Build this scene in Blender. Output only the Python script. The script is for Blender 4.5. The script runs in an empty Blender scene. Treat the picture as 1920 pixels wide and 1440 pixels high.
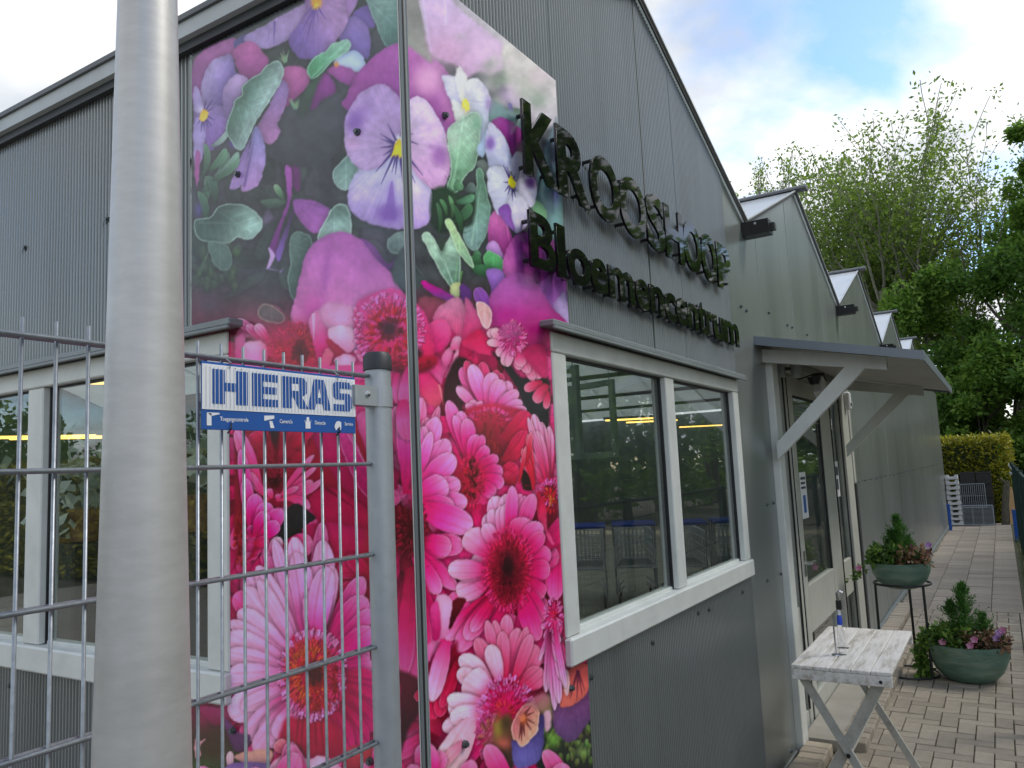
import bpy, bmesh, math, random
import numpy as np
from mathutils import Vector, Matrix
R = math.radians
rnd = random.Random(4)
scene = bpy.context.scene
COL = scene.collection
# ------------------------------------------------------------------ camera
CAM = Vector((-1.48305, -1.18905, 1.70980))
RGT = Vector((0.526701, -0.848831, -0.045528)); UPV = Vector((-0.071681, -0.097719, 0.992629)); FWD = Vector((0.847023, 0.519555, 0.112314))
FPX = 1471.0
cd = bpy.data.cameras.new('camera'); cd.lens = FPX/1920*36; cd.sensor_width = 36; cd.sensor_fit = 'HORIZONTAL'; cd.clip_start = .05; cd.clip_end = 2000
cam = bpy.data.objects.new('camera', cd); COL.objects.link(cam)
m = Matrix.Identity(4)
for i in range(3):
    m[i][0] = RGT[i]; m[i][1] = UPV[i]; m[i][2] = -FWD[i]; m[i][3] = CAM[i]
cam.matrix_world = m
scene.camera = cam
def pix(P):                                             # world point -> picture coordinates (1920 x 1440)
    d = Vector(P)-CAM; z = d.dot(FWD)
    return 960+FPX*d.dot(RGT)/z, 720-FPX*d.dot(UPV)/z
def at(px, py, axis, val):                              # picture coordinates -> world point on the plane axis = val
    d = FWD+RGT*((px-960)/FPX)-UPV*((py-720)/FPX)
    return CAM+d*((val-CAM[axis])/d[axis])
# ------------------------------------------------------------------ sky, sun, exposure
SUN_EL, SUN_AZ = R(48), R(-58)                          # azimuth of the sun measured from +X towards +Y
world = bpy.data.worlds.new('World'); scene.world = world; world.use_nodes = True
nt = world.node_tree; nt.nodes.clear()
def N(t, **k):
    n = nt.nodes.new(t)
    for a, b in k.items(): setattr(n, a, b)
    return n
L = nt.links.new
sky = N('ShaderNodeTexSky', sky_type='NISHITA', sun_disc=False, sun_elevation=SUN_EL, sun_rotation=math.pi/2-SUN_AZ, air_density=.9, dust_density=1.2, ozone_density=.7)
tc = N('ShaderNodeTexCoord'); sep = N('ShaderNodeSeparateXYZ'); L(tc.outputs['Generated'], sep.inputs[0])
zz = N('ShaderNodeMath', operation='MAXIMUM'); L(sep.outputs[2], zz.inputs[0]); zz.inputs[1].default_value = 0.0
za = N('ShaderNodeMath', operation='ADD'); L(zz.outputs[0], za.inputs[0]); za.inputs[1].default_value = .22
dx = N('ShaderNodeMath', operation='DIVIDE'); L(sep.outputs[0], dx.inputs[0]); L(za.outputs[0], dx.inputs[1])
dy = N('ShaderNodeMath', operation='DIVIDE'); L(sep.outputs[1], dy.inputs[0]); L(za.outputs[0], dy.inputs[1])
cmb = N('ShaderNodeCombineXYZ'); L(dx.outputs[0], cmb.inputs[0]); L(dy.outputs[0], cmb.inputs[1])
mp = N('ShaderNodeMapping'); L(cmb.outputs[0], mp.inputs[0]); mp.inputs['Location'].default_value = (14.767139, -37.566907, 0.0); mp.inputs['Rotation'].default_value = (0, 0, 1.935044); mp.inputs['Scale'].default_value = (.85, .85, 1)
n1 = N('ShaderNodeTexNoise'); n1.inputs['Scale'].default_value = 1.5; n1.inputs['Detail'].default_value = 8; n1.inputs['Roughness'].default_value = .52; n1.inputs['Distortion'].default_value = .25
L(mp.outputs[0], n1.inputs['Vector'])
cr = N('ShaderNodeValToRGB'); cr.color_ramp.elements[0].position = .40; cr.color_ramp.elements[1].position = .50; L(n1.outputs[0], cr.inputs[0])
n2 = N('ShaderNodeTexNoise'); n2.inputs['Scale'].default_value = 2.6; n2.inputs['Detail'].default_value = 7; L(mp.outputs[0], n2.inputs['Vector'])
cc = N('ShaderNodeValToRGB'); cc.color_ramp.elements[0].position = .36; cc.color_ramp.elements[0].color = (.47, .51, .57, 1); cc.color_ramp.elements[1].position = .66; cc.color_ramp.elements[1].color = (1.0, 1.0, 1.0, 1); L(n2.outputs[0], cc.inputs[0])
b1 = N('ShaderNodeBackground'); b1.inputs[1].default_value = .15; hs = N('ShaderNodeHueSaturation'); hs.inputs['Saturation'].default_value = 1.2; hs.inputs['Value'].default_value = 1.25; L(sky.outputs[0], hs.inputs['Color']); L(hs.outputs[0], b1.inputs[0])
b2 = N('ShaderNodeBackground'); b2.inputs[1].default_value = .80; L(cc.outputs[0], b2.inputs[0])
mx = N('ShaderNodeMixShader'); L(cr.outputs[0], mx.inputs[0]); L(b1.outputs[0], mx.inputs[1]); L(b2.outputs[0], mx.inputs[2])
wo = N('ShaderNodeOutputWorld'); L(mx.outputs[0], wo.inputs[0])
sd = bpy.data.lights.new('sun', 'SUN'); sd.energy = 1.4; sd.angle = R(16); sd.color = (1.0, .95, .87)
sun = bpy.data.objects.new('sun', sd); COL.objects.link(sun)
sdir = Vector((math.cos(SUN_EL)*math.cos(SUN_AZ), math.cos(SUN_EL)*math.sin(SUN_AZ), math.sin(SUN_EL)))
sun.rotation_euler = (-sdir).to_track_quat('-Z', 'Y').to_euler(); sun.location = sdir*30
vs = scene.view_settings; vs.view_transform = 'Standard'; vs.look = 'None'; vs.gamma = 1; vs.exposure = 0.80; vs.use_curve_mapping = False
scene.cycles.max_bounces = 8; scene.cycles.use_denoising = True
# ------------------------------------------------------------------ materials
MAT = {}
def mat(name, base, rough=.6, metal=0., spec=.5, var=.12, vscale=6., bump=0., bscale=60., streak=False, dirt=None, dscale=2.5, damt=.5, coat=0., trans=0., ior=1.45, emis=None, estr=0., stretch=None, objvar=0.):
    m = bpy.data.materials.new(name); m.use_nodes = True; t = m.node_tree; nd = t.nodes; lk = t.links.new
    bs = nd['Principled BSDF']
    bs.inputs['Roughness'].default_value = rough; bs.inputs['Metallic'].default_value = metal; bs.inputs['Specular IOR Level'].default_value = spec
    if coat: bs.inputs['Coat Weight'].default_value = coat; bs.inputs['Coat Roughness'].default_value = .05
    if trans: bs.inputs['Transmission Weight'].default_value = trans; bs.inputs['IOR'].default_value = ior
    if emis: bs.inputs['Emission Color'].default_value = (*emis, 1); bs.inputs['Emission Strength'].default_value = estr
    tcn = nd.new('ShaderNodeTexCoord'); mpn = nd.new('ShaderNodeMapping'); lk(tcn.outputs['Object'], mpn.inputs[0])
    mpn.inputs['Scale'].default_value = stretch if stretch else ((1, 1, .12) if streak else (1, 1, 1))
    ns = nd.new('ShaderNodeTexNoise'); ns.inputs['Scale'].default_value = vscale; ns.inputs['Detail'].default_value = 6; lk(mpn.outputs[0], ns.inputs['Vector'])
    rp = nd.new('ShaderNodeValToRGB'); rp.color_ramp.elements[0].position = .3; rp.color_ramp.elements[1].position = .7
    rp.color_ramp.elements[0].color = (*[max(0, c*(1-var)) for c in base], 1); rp.color_ramp.elements[1].color = (*[min(1, c*(1+var)) for c in base], 1)
    lk(ns.outputs[0], rp.inputs[0]); out = rp.outputs[0]
    if dirt:
        n2 = nd.new('ShaderNodeTexNoise'); n2.inputs['Scale'].default_value = dscale; n2.inputs['Detail'].default_value = 9; n2.inputs['Roughness'].default_value = .65; lk(mpn.outputs[0], n2.inputs['Vector'])
        r2 = nd.new('ShaderNodeValToRGB'); r2.color_ramp.elements[0].position = .48; r2.color_ramp.elements[1].position = .72; r2.color_ramp.elements[1].color = (damt, damt, damt, 1); lk(n2.outputs[0], r2.inputs[0])
        mxn = nd.new('ShaderNodeMix'); mxn.data_type = 'RGBA'; lk(r2.outputs[0], mxn.inputs['Factor']); lk(out, mxn.inputs['A']); mxn.inputs['B'].default_value = (*dirt, 1); out = mxn.outputs['Result']
    if objvar:
        oi = nd.new('ShaderNodeObjectInfo'); mr = nd.new('ShaderNodeMapRange'); lk(oi.outputs['Random'], mr.inputs[0]); mr.inputs[3].default_value = 1-objvar; mr.inputs[4].default_value = 1+objvar
        hv = nd.new('ShaderNodeHueSaturation'); lk(mr.outputs[0], hv.inputs['Value']); lk(out, hv.inputs['Color']); out = hv.outputs[0]
    lk(out, bs.inputs['Base Color'])
    if bump:
        n3 = nd.new('ShaderNodeTexNoise'); n3.inputs['Scale'].default_value = bscale; n3.inputs['Detail'].default_value = 5; lk(mpn.outputs[0], n3.inputs['Vector'])
        bp = nd.new('ShaderNodeBump'); bp.inputs['Strength'].default_value = bump; bp.inputs['Distance'].default_value = .01; lk(n3.outputs[0], bp.inputs['Height']); lk(bp.outputs[0], bs.inputs['Normal'])
    MAT[name] = m
    return m
def leafmat(name, c0, c1, trans=.35, rough=.5):
    m = bpy.data.materials.new(name); m.use_nodes = True; t = m.node_tree; nd = t.nodes; lk = t.links.new
    bs = nd['Principled BSDF']; bs.inputs['Roughness'].default_value = rough; bs.inputs['Specular IOR Level'].default_value = .35
    g = nd.new('ShaderNodeNewGeometry'); rp = nd.new('ShaderNodeValToRGB')
    e = rp.color_ramp.elements; e[0].color = (*c0, 1); e[1].color = (*c1, 1)
    lk(g.outputs['Random Per Island'], rp.inputs[0]); lk(rp.outputs[0], bs.inputs['Base Color'])
    tr = nd.new('ShaderNodeBsdfTranslucent'); lk(rp.outputs[0], tr.inputs[0]); mxs = nd.new('ShaderNodeMixShader'); mxs.inputs[0].default_value = trans
    lk(bs.outputs[0], mxs.inputs[1]); lk(tr.outputs[0], mxs.inputs[2]); lk(mxs.outputs[0], nd['Material Output'].inputs[0])
    MAT[name] = m; return m
mat('cladding', (.235, .252, .246), .27, metal=.42, spec=.6, var=.07, vscale=3, streak=True, dirt=(.155, .166, .158), dscale=3, damt=.75)
mat('cladding_flat', (.225, .246, .238), .30, metal=.38, spec=.6, var=.08, vscale=2, streak=True, dirt=(.135, .152, .140), dscale=2.2, damt=.85)
mat('trim_dark', (.03, .032, .035), .5, var=.2)
mat('trim_grey', (.20, .225, .225), .42, var=.06, dirt=(.13, .14, .13), damt=.4)
mat('fascia_blue', (.17, .20, .225), .35, var=.06, dirt=(.12, .14, .15), damt=.3)
mat('eave_band', (.42, .45, .45), .45, var=.06, dirt=(.25, .27, .26), damt=.4)
mat('ridge', (.10, .105, .11), .5, var=.15)
mat('frame_paint', (.60, .62, .585), .45, var=.05, vscale=10, dirt=(.36, .37, .33), dscale=4, damt=.35, bump=.05, bscale=90)
mat('door_paint', (.44, .445, .40), .42, var=.05, vscale=8, dirt=(.30, .30, .26), dscale=3, damt=.35)
mat('soffit', (.50, .49, .46), .6, var=.06, dirt=(.32, .30, .27), dscale=3, damt=.5)
mat('roof_white', (.90, .91, .93), .15, var=.04, dirt=(.55, .58, .60), damt=.4)
_t = MAT['roof_white'].node_tree; _tr = _t.nodes.new('ShaderNodeBsdfTranslucent'); _tr.inputs[0].default_value = (.75, .80, .78, 1); _m = _t.nodes.new('ShaderNodeMixShader'); _m.inputs[0].default_value = .45; _t.links.new(_t.nodes['Principled BSDF'].outputs[0], _m.inputs[1]); _t.links.new(_tr.outputs[0], _m.inputs[2]); _t.links.new(_m.outputs[0], _t.nodes['Material Output'].inputs[0])
mat('rubber', (.012, .012, .013), .6)
mat('galv', (.40, .43, .455), .42, metal=.45, var=.07, vscale=60, dirt=(.30, .33, .355), dscale=30, damt=.5, bump=.03, bscale=200)
mat('galv_wire', (.30, .33, .355), .40, metal=.6, var=.16, vscale=70, dirt=(.20, .22, .24), dscale=20, damt=.6)
mat('pole_alu', (.485, .478, .462), .44, metal=.45, var=.05, vscale=30, stretch=(1, 1, 3), dirt=(.40, .395, .375), dscale=9, damt=.6, bump=.03, bscale=160)
mat('cap_black', (.018, .019, .024), .5, var=.1)
mat('steel', (.55, .56, .58), .25, metal=1., var=.1)
mat('chrome', (.70, .72, .74), .35, metal=.1, var=.1)
mat('sign_white', (.72, .74, .77), .4, var=.04)
mat('sign_blue', (.012, .085, .33), .4, var=.06)
mat('letter_black', (.005, .005, .006), .03, spec=.38, var=.1, bump=0)
mat('stud', (.02, .02, .022), .4)
mat('screw', (.10, .115, .115), .35, metal=.5, var=.2)
mat('concrete', (.36, .335, .29), .85, var=.12, vscale=10, dirt=(.22, .20, .16), dscale=5, damt=.6, bump=.2, bscale=120)
mat('paver', (.375, .322, .252), .85, var=.16, vscale=14, dirt=(.17, .155, .115), dscale=6, damt=.7, bump=.35, bscale=150, objvar=.15)
mat('tile', (.325, .280, .226), .85, var=.12, vscale=9, dirt=(.19, .17, .145), dscale=4, damt=.6, bump=.3, bscale=130, objvar=.15)
mat('joint_sand', (.095, .095, .055), .95, var=.3, vscale=30, dirt=(.05, .075, .03), dscale=9, damt=.8, bump=.5, bscale=80)
mat('soil', (.09, .075, .05), .95, var=.35, vscale=5, dirt=(.045, .07, .025), dscale=3, damt=.8, bump=.6, bscale=30)
mat('asphalt', (.075, .073, .068), .9, var=.2, vscale=8, bump=.4, bscale=90)
mat('wood_white', (.74, .71, .66), .6, var=.1, vscale=6, stretch=(1.2, 9, 9), dirt=(.30, .26, .18), dscale=3.2, damt=.9, bump=.25, bscale=30)
mat('wood_leg', (.42, .41, .36), .6, var=.1, vscale=6, stretch=(5, 5, 5), dirt=(.22, .21, .17), dscale=4, damt=.6, bump=.15, bscale=40)
mat('pot_green', (.105, .19, .145), .42, var=.22, vscale=7, stretch=(1, 1, 5), dirt=(.30, .34, .28), dscale=4, damt=.55, bump=.25, bscale=14)
mat('black_iron', (.012, .013, .015), .4)
mat('peat', (.02, .014, .01), .95, var=.3, bump=.5)
mat('glass_lamp', (.7, .7, .68), .3)
mat('plastic_grey', (.30, .315, .325), .4); mat('plastic_black', (.014, .015, .017), .38); mat('plastic_white', (.70, .71, .72), .4, var=.05)
mat('plastic_blue', (.02, .07, .50), .35); mat('post_blue', (.01, .09, .42), .45, var=.1)
mat('bottle', (.86, .88, .90), .08, var=.02, trans=1., ior=1.08)
mat('paper', (.74, .75, .76), .7, var=.03); mat('ink', (.05, .06, .09), .7); mat('ink_blue', (.02, .12, .42), .6)
mat('bark', (.115, .10, .078), .9, var=.3, vscale=14, dirt=(.10, .13, .06), dscale=5, damt=.6, bump=.6, bscale=30)
mat('bark_pale', (.20, .19, .15), .9, var=.3, vscale=14, dirt=(.13, .17, .07), dscale=4, damt=.7, bump=.5, bscale=30)
mat('plank', (.52, .33, .16), .65, var=.12, vscale=5, stretch=(8, 8, 1))
mat('fence_green', (.010, .036, .028), .65, var=.15)
mat('shop_floor', (.34, .30, .23), .5, var=.15, vscale=4, dirt=(.08, .075, .06), damt=.5)
mat('shop_dark', (.055, .06, .058), .7, var=.2)
mat('shop_wall', (.13, .15, .135), .7, var=.2)
mat('tube_light', (.9, .8, .5), .4, emis=(1.0, .62, .14), estr=1.6)
mat('frame_mint', (.42, .52, .48), .45, var=.05)
mat('terracotta', (.26, .14, .08), .7, var=.1)
mat('orchid', (.68, .76, .70), .5, var=.12)
leafmat('leaf_tall', (.09, .16, .022), (.25, .36, .06), .55); leafmat('leaf_dense', (.05, .12, .02), (.15, .28, .045), .55); leafmat('leaf_mid', (.07, .16, .024), (.22, .36, .055), .55)
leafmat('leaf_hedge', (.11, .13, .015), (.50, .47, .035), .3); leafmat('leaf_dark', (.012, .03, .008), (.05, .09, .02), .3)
leafmat('leaf_conifer', (.03, .11, .02), (.12, .28, .05), .35); leafmat('leaf_pot', (.03, .10, .018), (.22, .36, .06), .3); leafmat('leaf_red', (.10, .04, .035), (.38, .24, .14), .3)
leafmat('flower_pink', (.50, .06, .22), (.72, .36, .50), .3); leafmat('flower_lilac', (.34, .12, .42), (.55, .34, .62), .3)
leafmat('grass', (.03, .06, .012), (.10, .15, .03), .3)
g = bpy.data.materials.new('window_glass'); g.use_nodes = True; t = g.node_tree; t.nodes.clear()
o_ = t.nodes.new('ShaderNodeOutputMaterial'); gl = t.nodes.new('ShaderNodeBsdfGlossy'); gl.inputs['Roughness'].default_value = .012; tp = t.nodes.new('ShaderNodeBsdfTransparent'); tp.inputs[0].default_value = (.93, .96, .945, 1)
lw = t.nodes.new('ShaderNodeLayerWeight'); lw.inputs[0].default_value = .5; fr = t.nodes.new('ShaderNodeMath'); fr.operation = 'POWER'; fr.inputs[1].default_value = 4.2; t.links.new(lw.outputs['Facing'], fr.inputs[0]); nb = t.nodes.new('ShaderNodeTexNoise'); nb.inputs['Scale'].default_value = 2.2; tcg = t.nodes.new('ShaderNodeTexCoord'); t.links.new(tcg.outputs['Object'], nb.inputs['Vector'])
bpg = t.nodes.new('ShaderNodeBump'); bpg.inputs['Strength'].default_value = .04; bpg.inputs['Distance'].default_value = .02; t.links.new(nb.outputs[0], bpg.inputs['Height']); t.links.new(bpg.outputs[0], gl.inputs['Normal'])
mm = t.nodes.new('ShaderNodeMixShader'); mu = t.nodes.new('ShaderNodeMath'); mu.operation = 'MULTIPLY_ADD'; mu.inputs[1].default_value = .96; mu.inputs[2].default_value = .055; mu.use_clamp = True; t.links.new(fr.outputs[0], mu.inputs[0]); t.links.new(mu.outputs[0], mm.inputs[0])
t.links.new(tp.outputs[0], mm.inputs[1]); t.links.new(gl.outputs[0], mm.inputs[2]); t.links.new(mm.outputs[0], o_.inputs[0]); MAT['glass'] = g
# ------------------------------------------------------------------ mesh helpers
class MB:
    def __init__(s): s.v = []; s.f = []; s.mi = []
    def add(s, vs, fs, mi=0):
        o = len(s.v); s.v += [tuple(v) for v in vs]; s.f += [tuple(i+o for i in f) for f in fs]; s.mi += [mi]*len(fs); return s
    def box(s, a, b, mi=0, M=None):
        x0, y0, z0 = a; x1, y1, z1 = b
        vs = [Vector(p) for p in ((x0,y0,z0),(x1,y0,z0),(x1,y1,z0),(x0,y1,z0),(x0,y0,z1),(x1,y0,z1),(x1,y1,z1),(x0,y1,z1))]
        if M: vs = [M @ v for v in vs]
        return s.add(vs, [(0,3,2,1),(4,5,6,7),(0,1,5,4),(1,2,6,5),(2,3,7,6),(3,0,4,7)], mi)
    def bbox(s, a, b, c=.004, mi=0, M=None):               # box with chamfered edges
        bm = bmesh.new(); bmesh.ops.create_cube(bm, size=1)
        for v in bm.verts: v.co = Vector([(a[i]+b[i])/2+v.co[i]*(b[i]-a[i]) for i in range(3)])
        bmesh.ops.bevel(bm, geom=bm.edges[:], offset=c, segments=1, affect='EDGES')
        vs = [M @ v.co if M else v.co.copy() for v in bm.verts]; bm.verts.index_update()
        fs = [[v.index for v in f.verts] for f in bm.faces]; bm.free(); return s.add(vs, fs, mi)
    def tube(s, pts, r, n=8, mi=0, cap=True):
        P = [Vector(p) for p in pts]; rs = r if isinstance(r, (list, tuple)) else [r]*len(P); o = len(s.v); k = len(P)
        for i, p in enumerate(P):
            d = (P[min(i+1, k-1)]-P[max(i-1, 0)]).normalized()
            a = d.cross(Vector((0, 0, 1)));  a = d.cross(Vector((0, 1, 0))) if a.length < .15 else a
            a.normalize(); b = d.cross(a)
            for j in range(n):
                t = 2*math.pi*j/n; s.v.append(tuple(p+(a*math.cos(t)+b*math.sin(t))*rs[i]))
        for i in range(k-1):
            for j in range(n):
                s.f.append((o+i*n+j, o+i*n+(j+1) % n, o+(i+1)*n+(j+1) % n, o+(i+1)*n+j)); s.mi.append(mi)
        if cap:
            s.f.append(tuple(o+j for j in range(n))[::-1]); s.f.append(tuple(o+(k-1)*n+j for j in range(n))); s.mi += [mi, mi]
        return s
    def lathe(s, prof, n=24, c=(0, 0, 0), sx=1., sy=1., mi=0):
        o = len(s.v); k = len(prof)
        for r, z in prof:
            for j in range(n):
                t = 2*math.pi*j/n; s.v.append((c[0]+r*sx*math.cos(t), c[1]+r*sy*math.sin(t), c[2]+z))
        for i in range(k-1):
            for j in range(n):
                s.f.append((o+i*n+j, o+i*n+(j+1) % n, o+(i+1)*n+(j+1) % n, o+(i+1)*n+j)); s.mi.append(mi)
        return s
    def prism(s, pts, d, mi=0):                            # polygon (3d points) extruded by vector d
        n = len(pts); P = [Vector(p) for p in pts]; d = Vector(d)
        return s.add([*P, *[p+d for p in P]], [tuple(range(n))[::-1], tuple(range(n, 2*n))]+[(i, (i+1) % n, n+(i+1) % n, n+i) for i in range(n)], mi)
    def mesh(s, name='m'):
        me = bpy.data.meshes.new(name); me.from_pydata(s.v, [], s.f); me.update(); return me
    def build(s, name, mats, parent=None, smooth=False, loc=None, **tagk):
        me = s.mesh(name)
        for mm_ in (mats if isinstance(mats, (list, tuple)) else [mats]): me.materials.append(MAT[mm_])
        if any(s.mi): me.polygons.foreach_set('material_index', s.mi)
        bm = bmesh.new(); bm.from_mesh(me); bmesh.ops.recalc_face_normals(bm, faces=bm.faces[:]); bm.to_mesh(me); bm.free()
        if smooth:
            me.polygons.foreach_set('use_smooth', [True]*len(me.polygons))
            try: me.set_sharp_from_angle(angle=R(40))
            except Exception: pass
        o = bpy.data.objects.new(name, me); COL.objects.link(o)
        if loc is not None: o.location = loc
        if parent: o.parent = parent
        if tagk: tag(o, **tagk)
        return o
def tag(o, label=None, cat=None, group=None, kind=None):
    if label: o['label'] = label
    if cat: o['category'] = cat
    if group: o['group'] = group
    if kind: o['kind'] = kind
    return o
def empty(name, loc=(0, 0, 0), rz=0., parent=None, **k):
    o = bpy.data.objects.new(name, None); COL.objects.link(o); o.location = loc; o.rotation_euler = (0, 0, rz); o.empty_display_size = .1
    if parent: o.parent = parent
    return tag(o, **k)
def copy_tree(o, parent=None):
    c = o.copy(); COL.objects.link(c); c.parent = parent
    for ch in list(o.children): copy_tree(ch, c)
    return c
def shared(name, me, parent, loc=(0, 0, 0), rot=(0, 0, 0), scale=(1, 1, 1)):
    o = bpy.data.objects.new(name, me); COL.objects.link(o); o.location = loc; o.rotation_euler = rot; o.scale = scale; o.parent = parent; return o
import numpy as np
# ---------------------------------------------------------------- printed flower mural (painted with numpy)
MX0, MY0, MW, MH = 350, -180, 790, 1840          # canvas window in picture units, 1 unit per cell
_rng = np.random.RandomState(7)
CV = np.zeros((MH, MW, 3))
def _noise(h, w, cell, seed):
    r = np.random.RandomState(seed)
    gh, gw = int(h/cell)+3, int(w/cell)+3
    g = r.rand(gh, gw)
    y = np.arange(h)/cell; x = np.arange(w)/cell
    yi = y.astype(int); xi = x.astype(int); fy = (y-yi)[:, None]; fx = (x-xi)[None]
    fy = fy*fy*(3-2*fy); fx = fx*fx*(3-2*fx)
    a = g[yi][:, xi]; b = g[yi][:, xi+1]; c = g[yi+1][:, xi]; d = g[yi+1][:, xi+1]
    return (a*(1-fx)+b*fx)*(1-fy)+(c*(1-fx)+d*fx)*fy
def fbm(h, w, cell, seed):
    return (_noise(h, w, cell, seed)*.5+_noise(h, w, cell/2, seed+1)*.3+_noise(h, w, cell/4, seed+2)*.2)
NZ = fbm(MH, MW, 24, 3); NF = fbm(MH, MW, 7, 11); NL = fbm(MH, MW, 70, 21)
CR = {1:(360,0),2:(360,250),3:(400,500),4:(740,0),5:(740,250),6:(740,500),7:(740,720),8:(740,980),9:(740,1140),10:(360,780),11:(360,980),12:(360,1140)}
def Q(k, pts):
    ox, oy = CR[k]
    return [(ox+x/4.8, oy+y/4.8) for x, y in pts]
def col(c): return np.array(c, float)/255.
def smooth(pts, n=7):
    p = np.array(pts, float); N = len(p); out = []
    for i in range(N):
        p0, p1, p2, p3 = p[i-1], p[i], p[(i+1) % N], p[(i+2) % N]
        for t in np.arange(n)/n:
            out.append(.5*((2*p1)+(-p0+p2)*t+(2*p0-5*p1+4*p2-p3)*t*t+(-p0+3*p1-3*p2+p3)*t**3))
    return np.array(out)
def box(x0, y0, x1, y1, pad=4):
    a = max(0, int(x0-MX0-pad)); b = max(0, int(y0-MY0-pad)); c = min(MW, int(x1-MX0+pad)+1); d = min(MH, int(y1-MY0+pad)+1)
    if c <= a or d <= b: return None
    X, Y = np.meshgrid(np.arange(a, c)+MX0, np.arange(b, d)+MY0)
    return slice(b, d), slice(a, c), X.astype(float), Y.astype(float)
def sdf(poly, X, Y):
    d2 = np.full(X.shape, 1e9); ins = np.zeros(X.shape, bool); N = len(poly)
    for i in range(N):
        x1, y1 = poly[i-1]; x2, y2 = poly[i]
        ex, ey = x2-x1, y2-y1; L = ex*ex+ey*ey+1e-9
        t = np.clip(((X-x1)*ex+(Y-y1)*ey)/L, 0, 1)
        d2 = np.minimum(d2, (X-x1-t*ex)**2+(Y-y1-t*ey)**2)
        if y1 != y2:
            ins ^= ((y1 > Y) != (y2 > Y)) & (X < (x2-x1)*(Y-y1)/(y2-y1)+x1)
    d = np.sqrt(d2)
    return np.where(ins, d, -d)
def lay(sl, a, c):
    a = a[..., None]; CV[sl] = CV[sl]*(1-a)+c*a
def poly(pts, c0, c1=None, ax=None, rim=None, soft=1.3, streak=0., tex=.10, shade=.13, shadow=.22, sm=True, alpha=1., sw=9., ctr=None, wav=5., vein=0.):
    """smooth outline filled with a gradient c0->c1 along ax, optional light rim, streaks towards ctr, soft shadow round it"""
    P = smooth(pts) if sm else np.array(pts, float)
    x0, y0 = P.min(0); x1, y1 = P.max(0)
    b = box(x0, y0, x1, y1, 14)
    if b is None: return
    ys, xs, X, Y = b
    d = sdf(P, X, Y)+(NZ[ys, xs]-.5)*wav+(NF[ys, xs]-.5)*wav*.45
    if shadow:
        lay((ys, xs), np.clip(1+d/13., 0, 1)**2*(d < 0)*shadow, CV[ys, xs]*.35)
    if ax is None: ax = ((x0+x1)/2, y0), ((x0+x1)/2, y1)
    (ax0, ay0), (ax1, ay1) = ax
    ex, ey = ax1-ax0, ay1-ay0
    t = np.clip(((X-ax0)*ex+(Y-ay0)*ey)/(ex*ex+ey*ey+1e-9), 0, 1)
    t = t*t*(3-2*t)
    c0 = col(c0); c1 = c0 if c1 is None else col(c1)
    C = c0+(c1-c0)*t[..., None]
    C = C*(1+tex*(NZ[ys, xs]-.5)*2+.20*(NL[ys, xs]-.5))[..., None]
    if rim is not None and not vein: vein = .10
    if vein:
        Lx = np.hypot(ex, ey)+1e-6; uu = ((X-ax0)*ex+(Y-ay0)*ey)/Lx; vv = (-(X-ax0)*ey+(Y-ay0)*ex)/Lx
        C = C*(1+vein*1.3*np.exp(-(vv/1.6)**2)+vein*np.exp(-((((uu-np.abs(vv)*.9) % 17.)-8.5)/1.3)**2)*np.clip(np.abs(vv)/6., 0, 1)+vein*.5*(NF[ys, xs]-.5)*2)[..., None]
    if streak:
        cx, cy = ctr if ctr else ax[0]
        th = np.arctan2(Y-cy, X-cx); r = np.hypot(X-cx, Y-cy)
        s = np.sin(th*47+np.sin(th*13)*3)*.5+np.sin(th*91+2)*.3+np.sin(th*23)*.4
        C = C*(1+streak*s*np.clip(r/40., 0, 1))[..., None]*(.86+.14*np.clip(r/70., 0, 1))[..., None]*(1+streak*1.0*(NF[ys, xs]-.5))[..., None]
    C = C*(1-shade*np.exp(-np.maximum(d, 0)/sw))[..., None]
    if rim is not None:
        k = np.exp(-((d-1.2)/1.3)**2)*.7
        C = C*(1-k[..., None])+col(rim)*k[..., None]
    lay((ys, xs), np.clip(.5+d/(2*soft), 0, 1)*alpha, np.clip(C, 0, 1))
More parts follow.
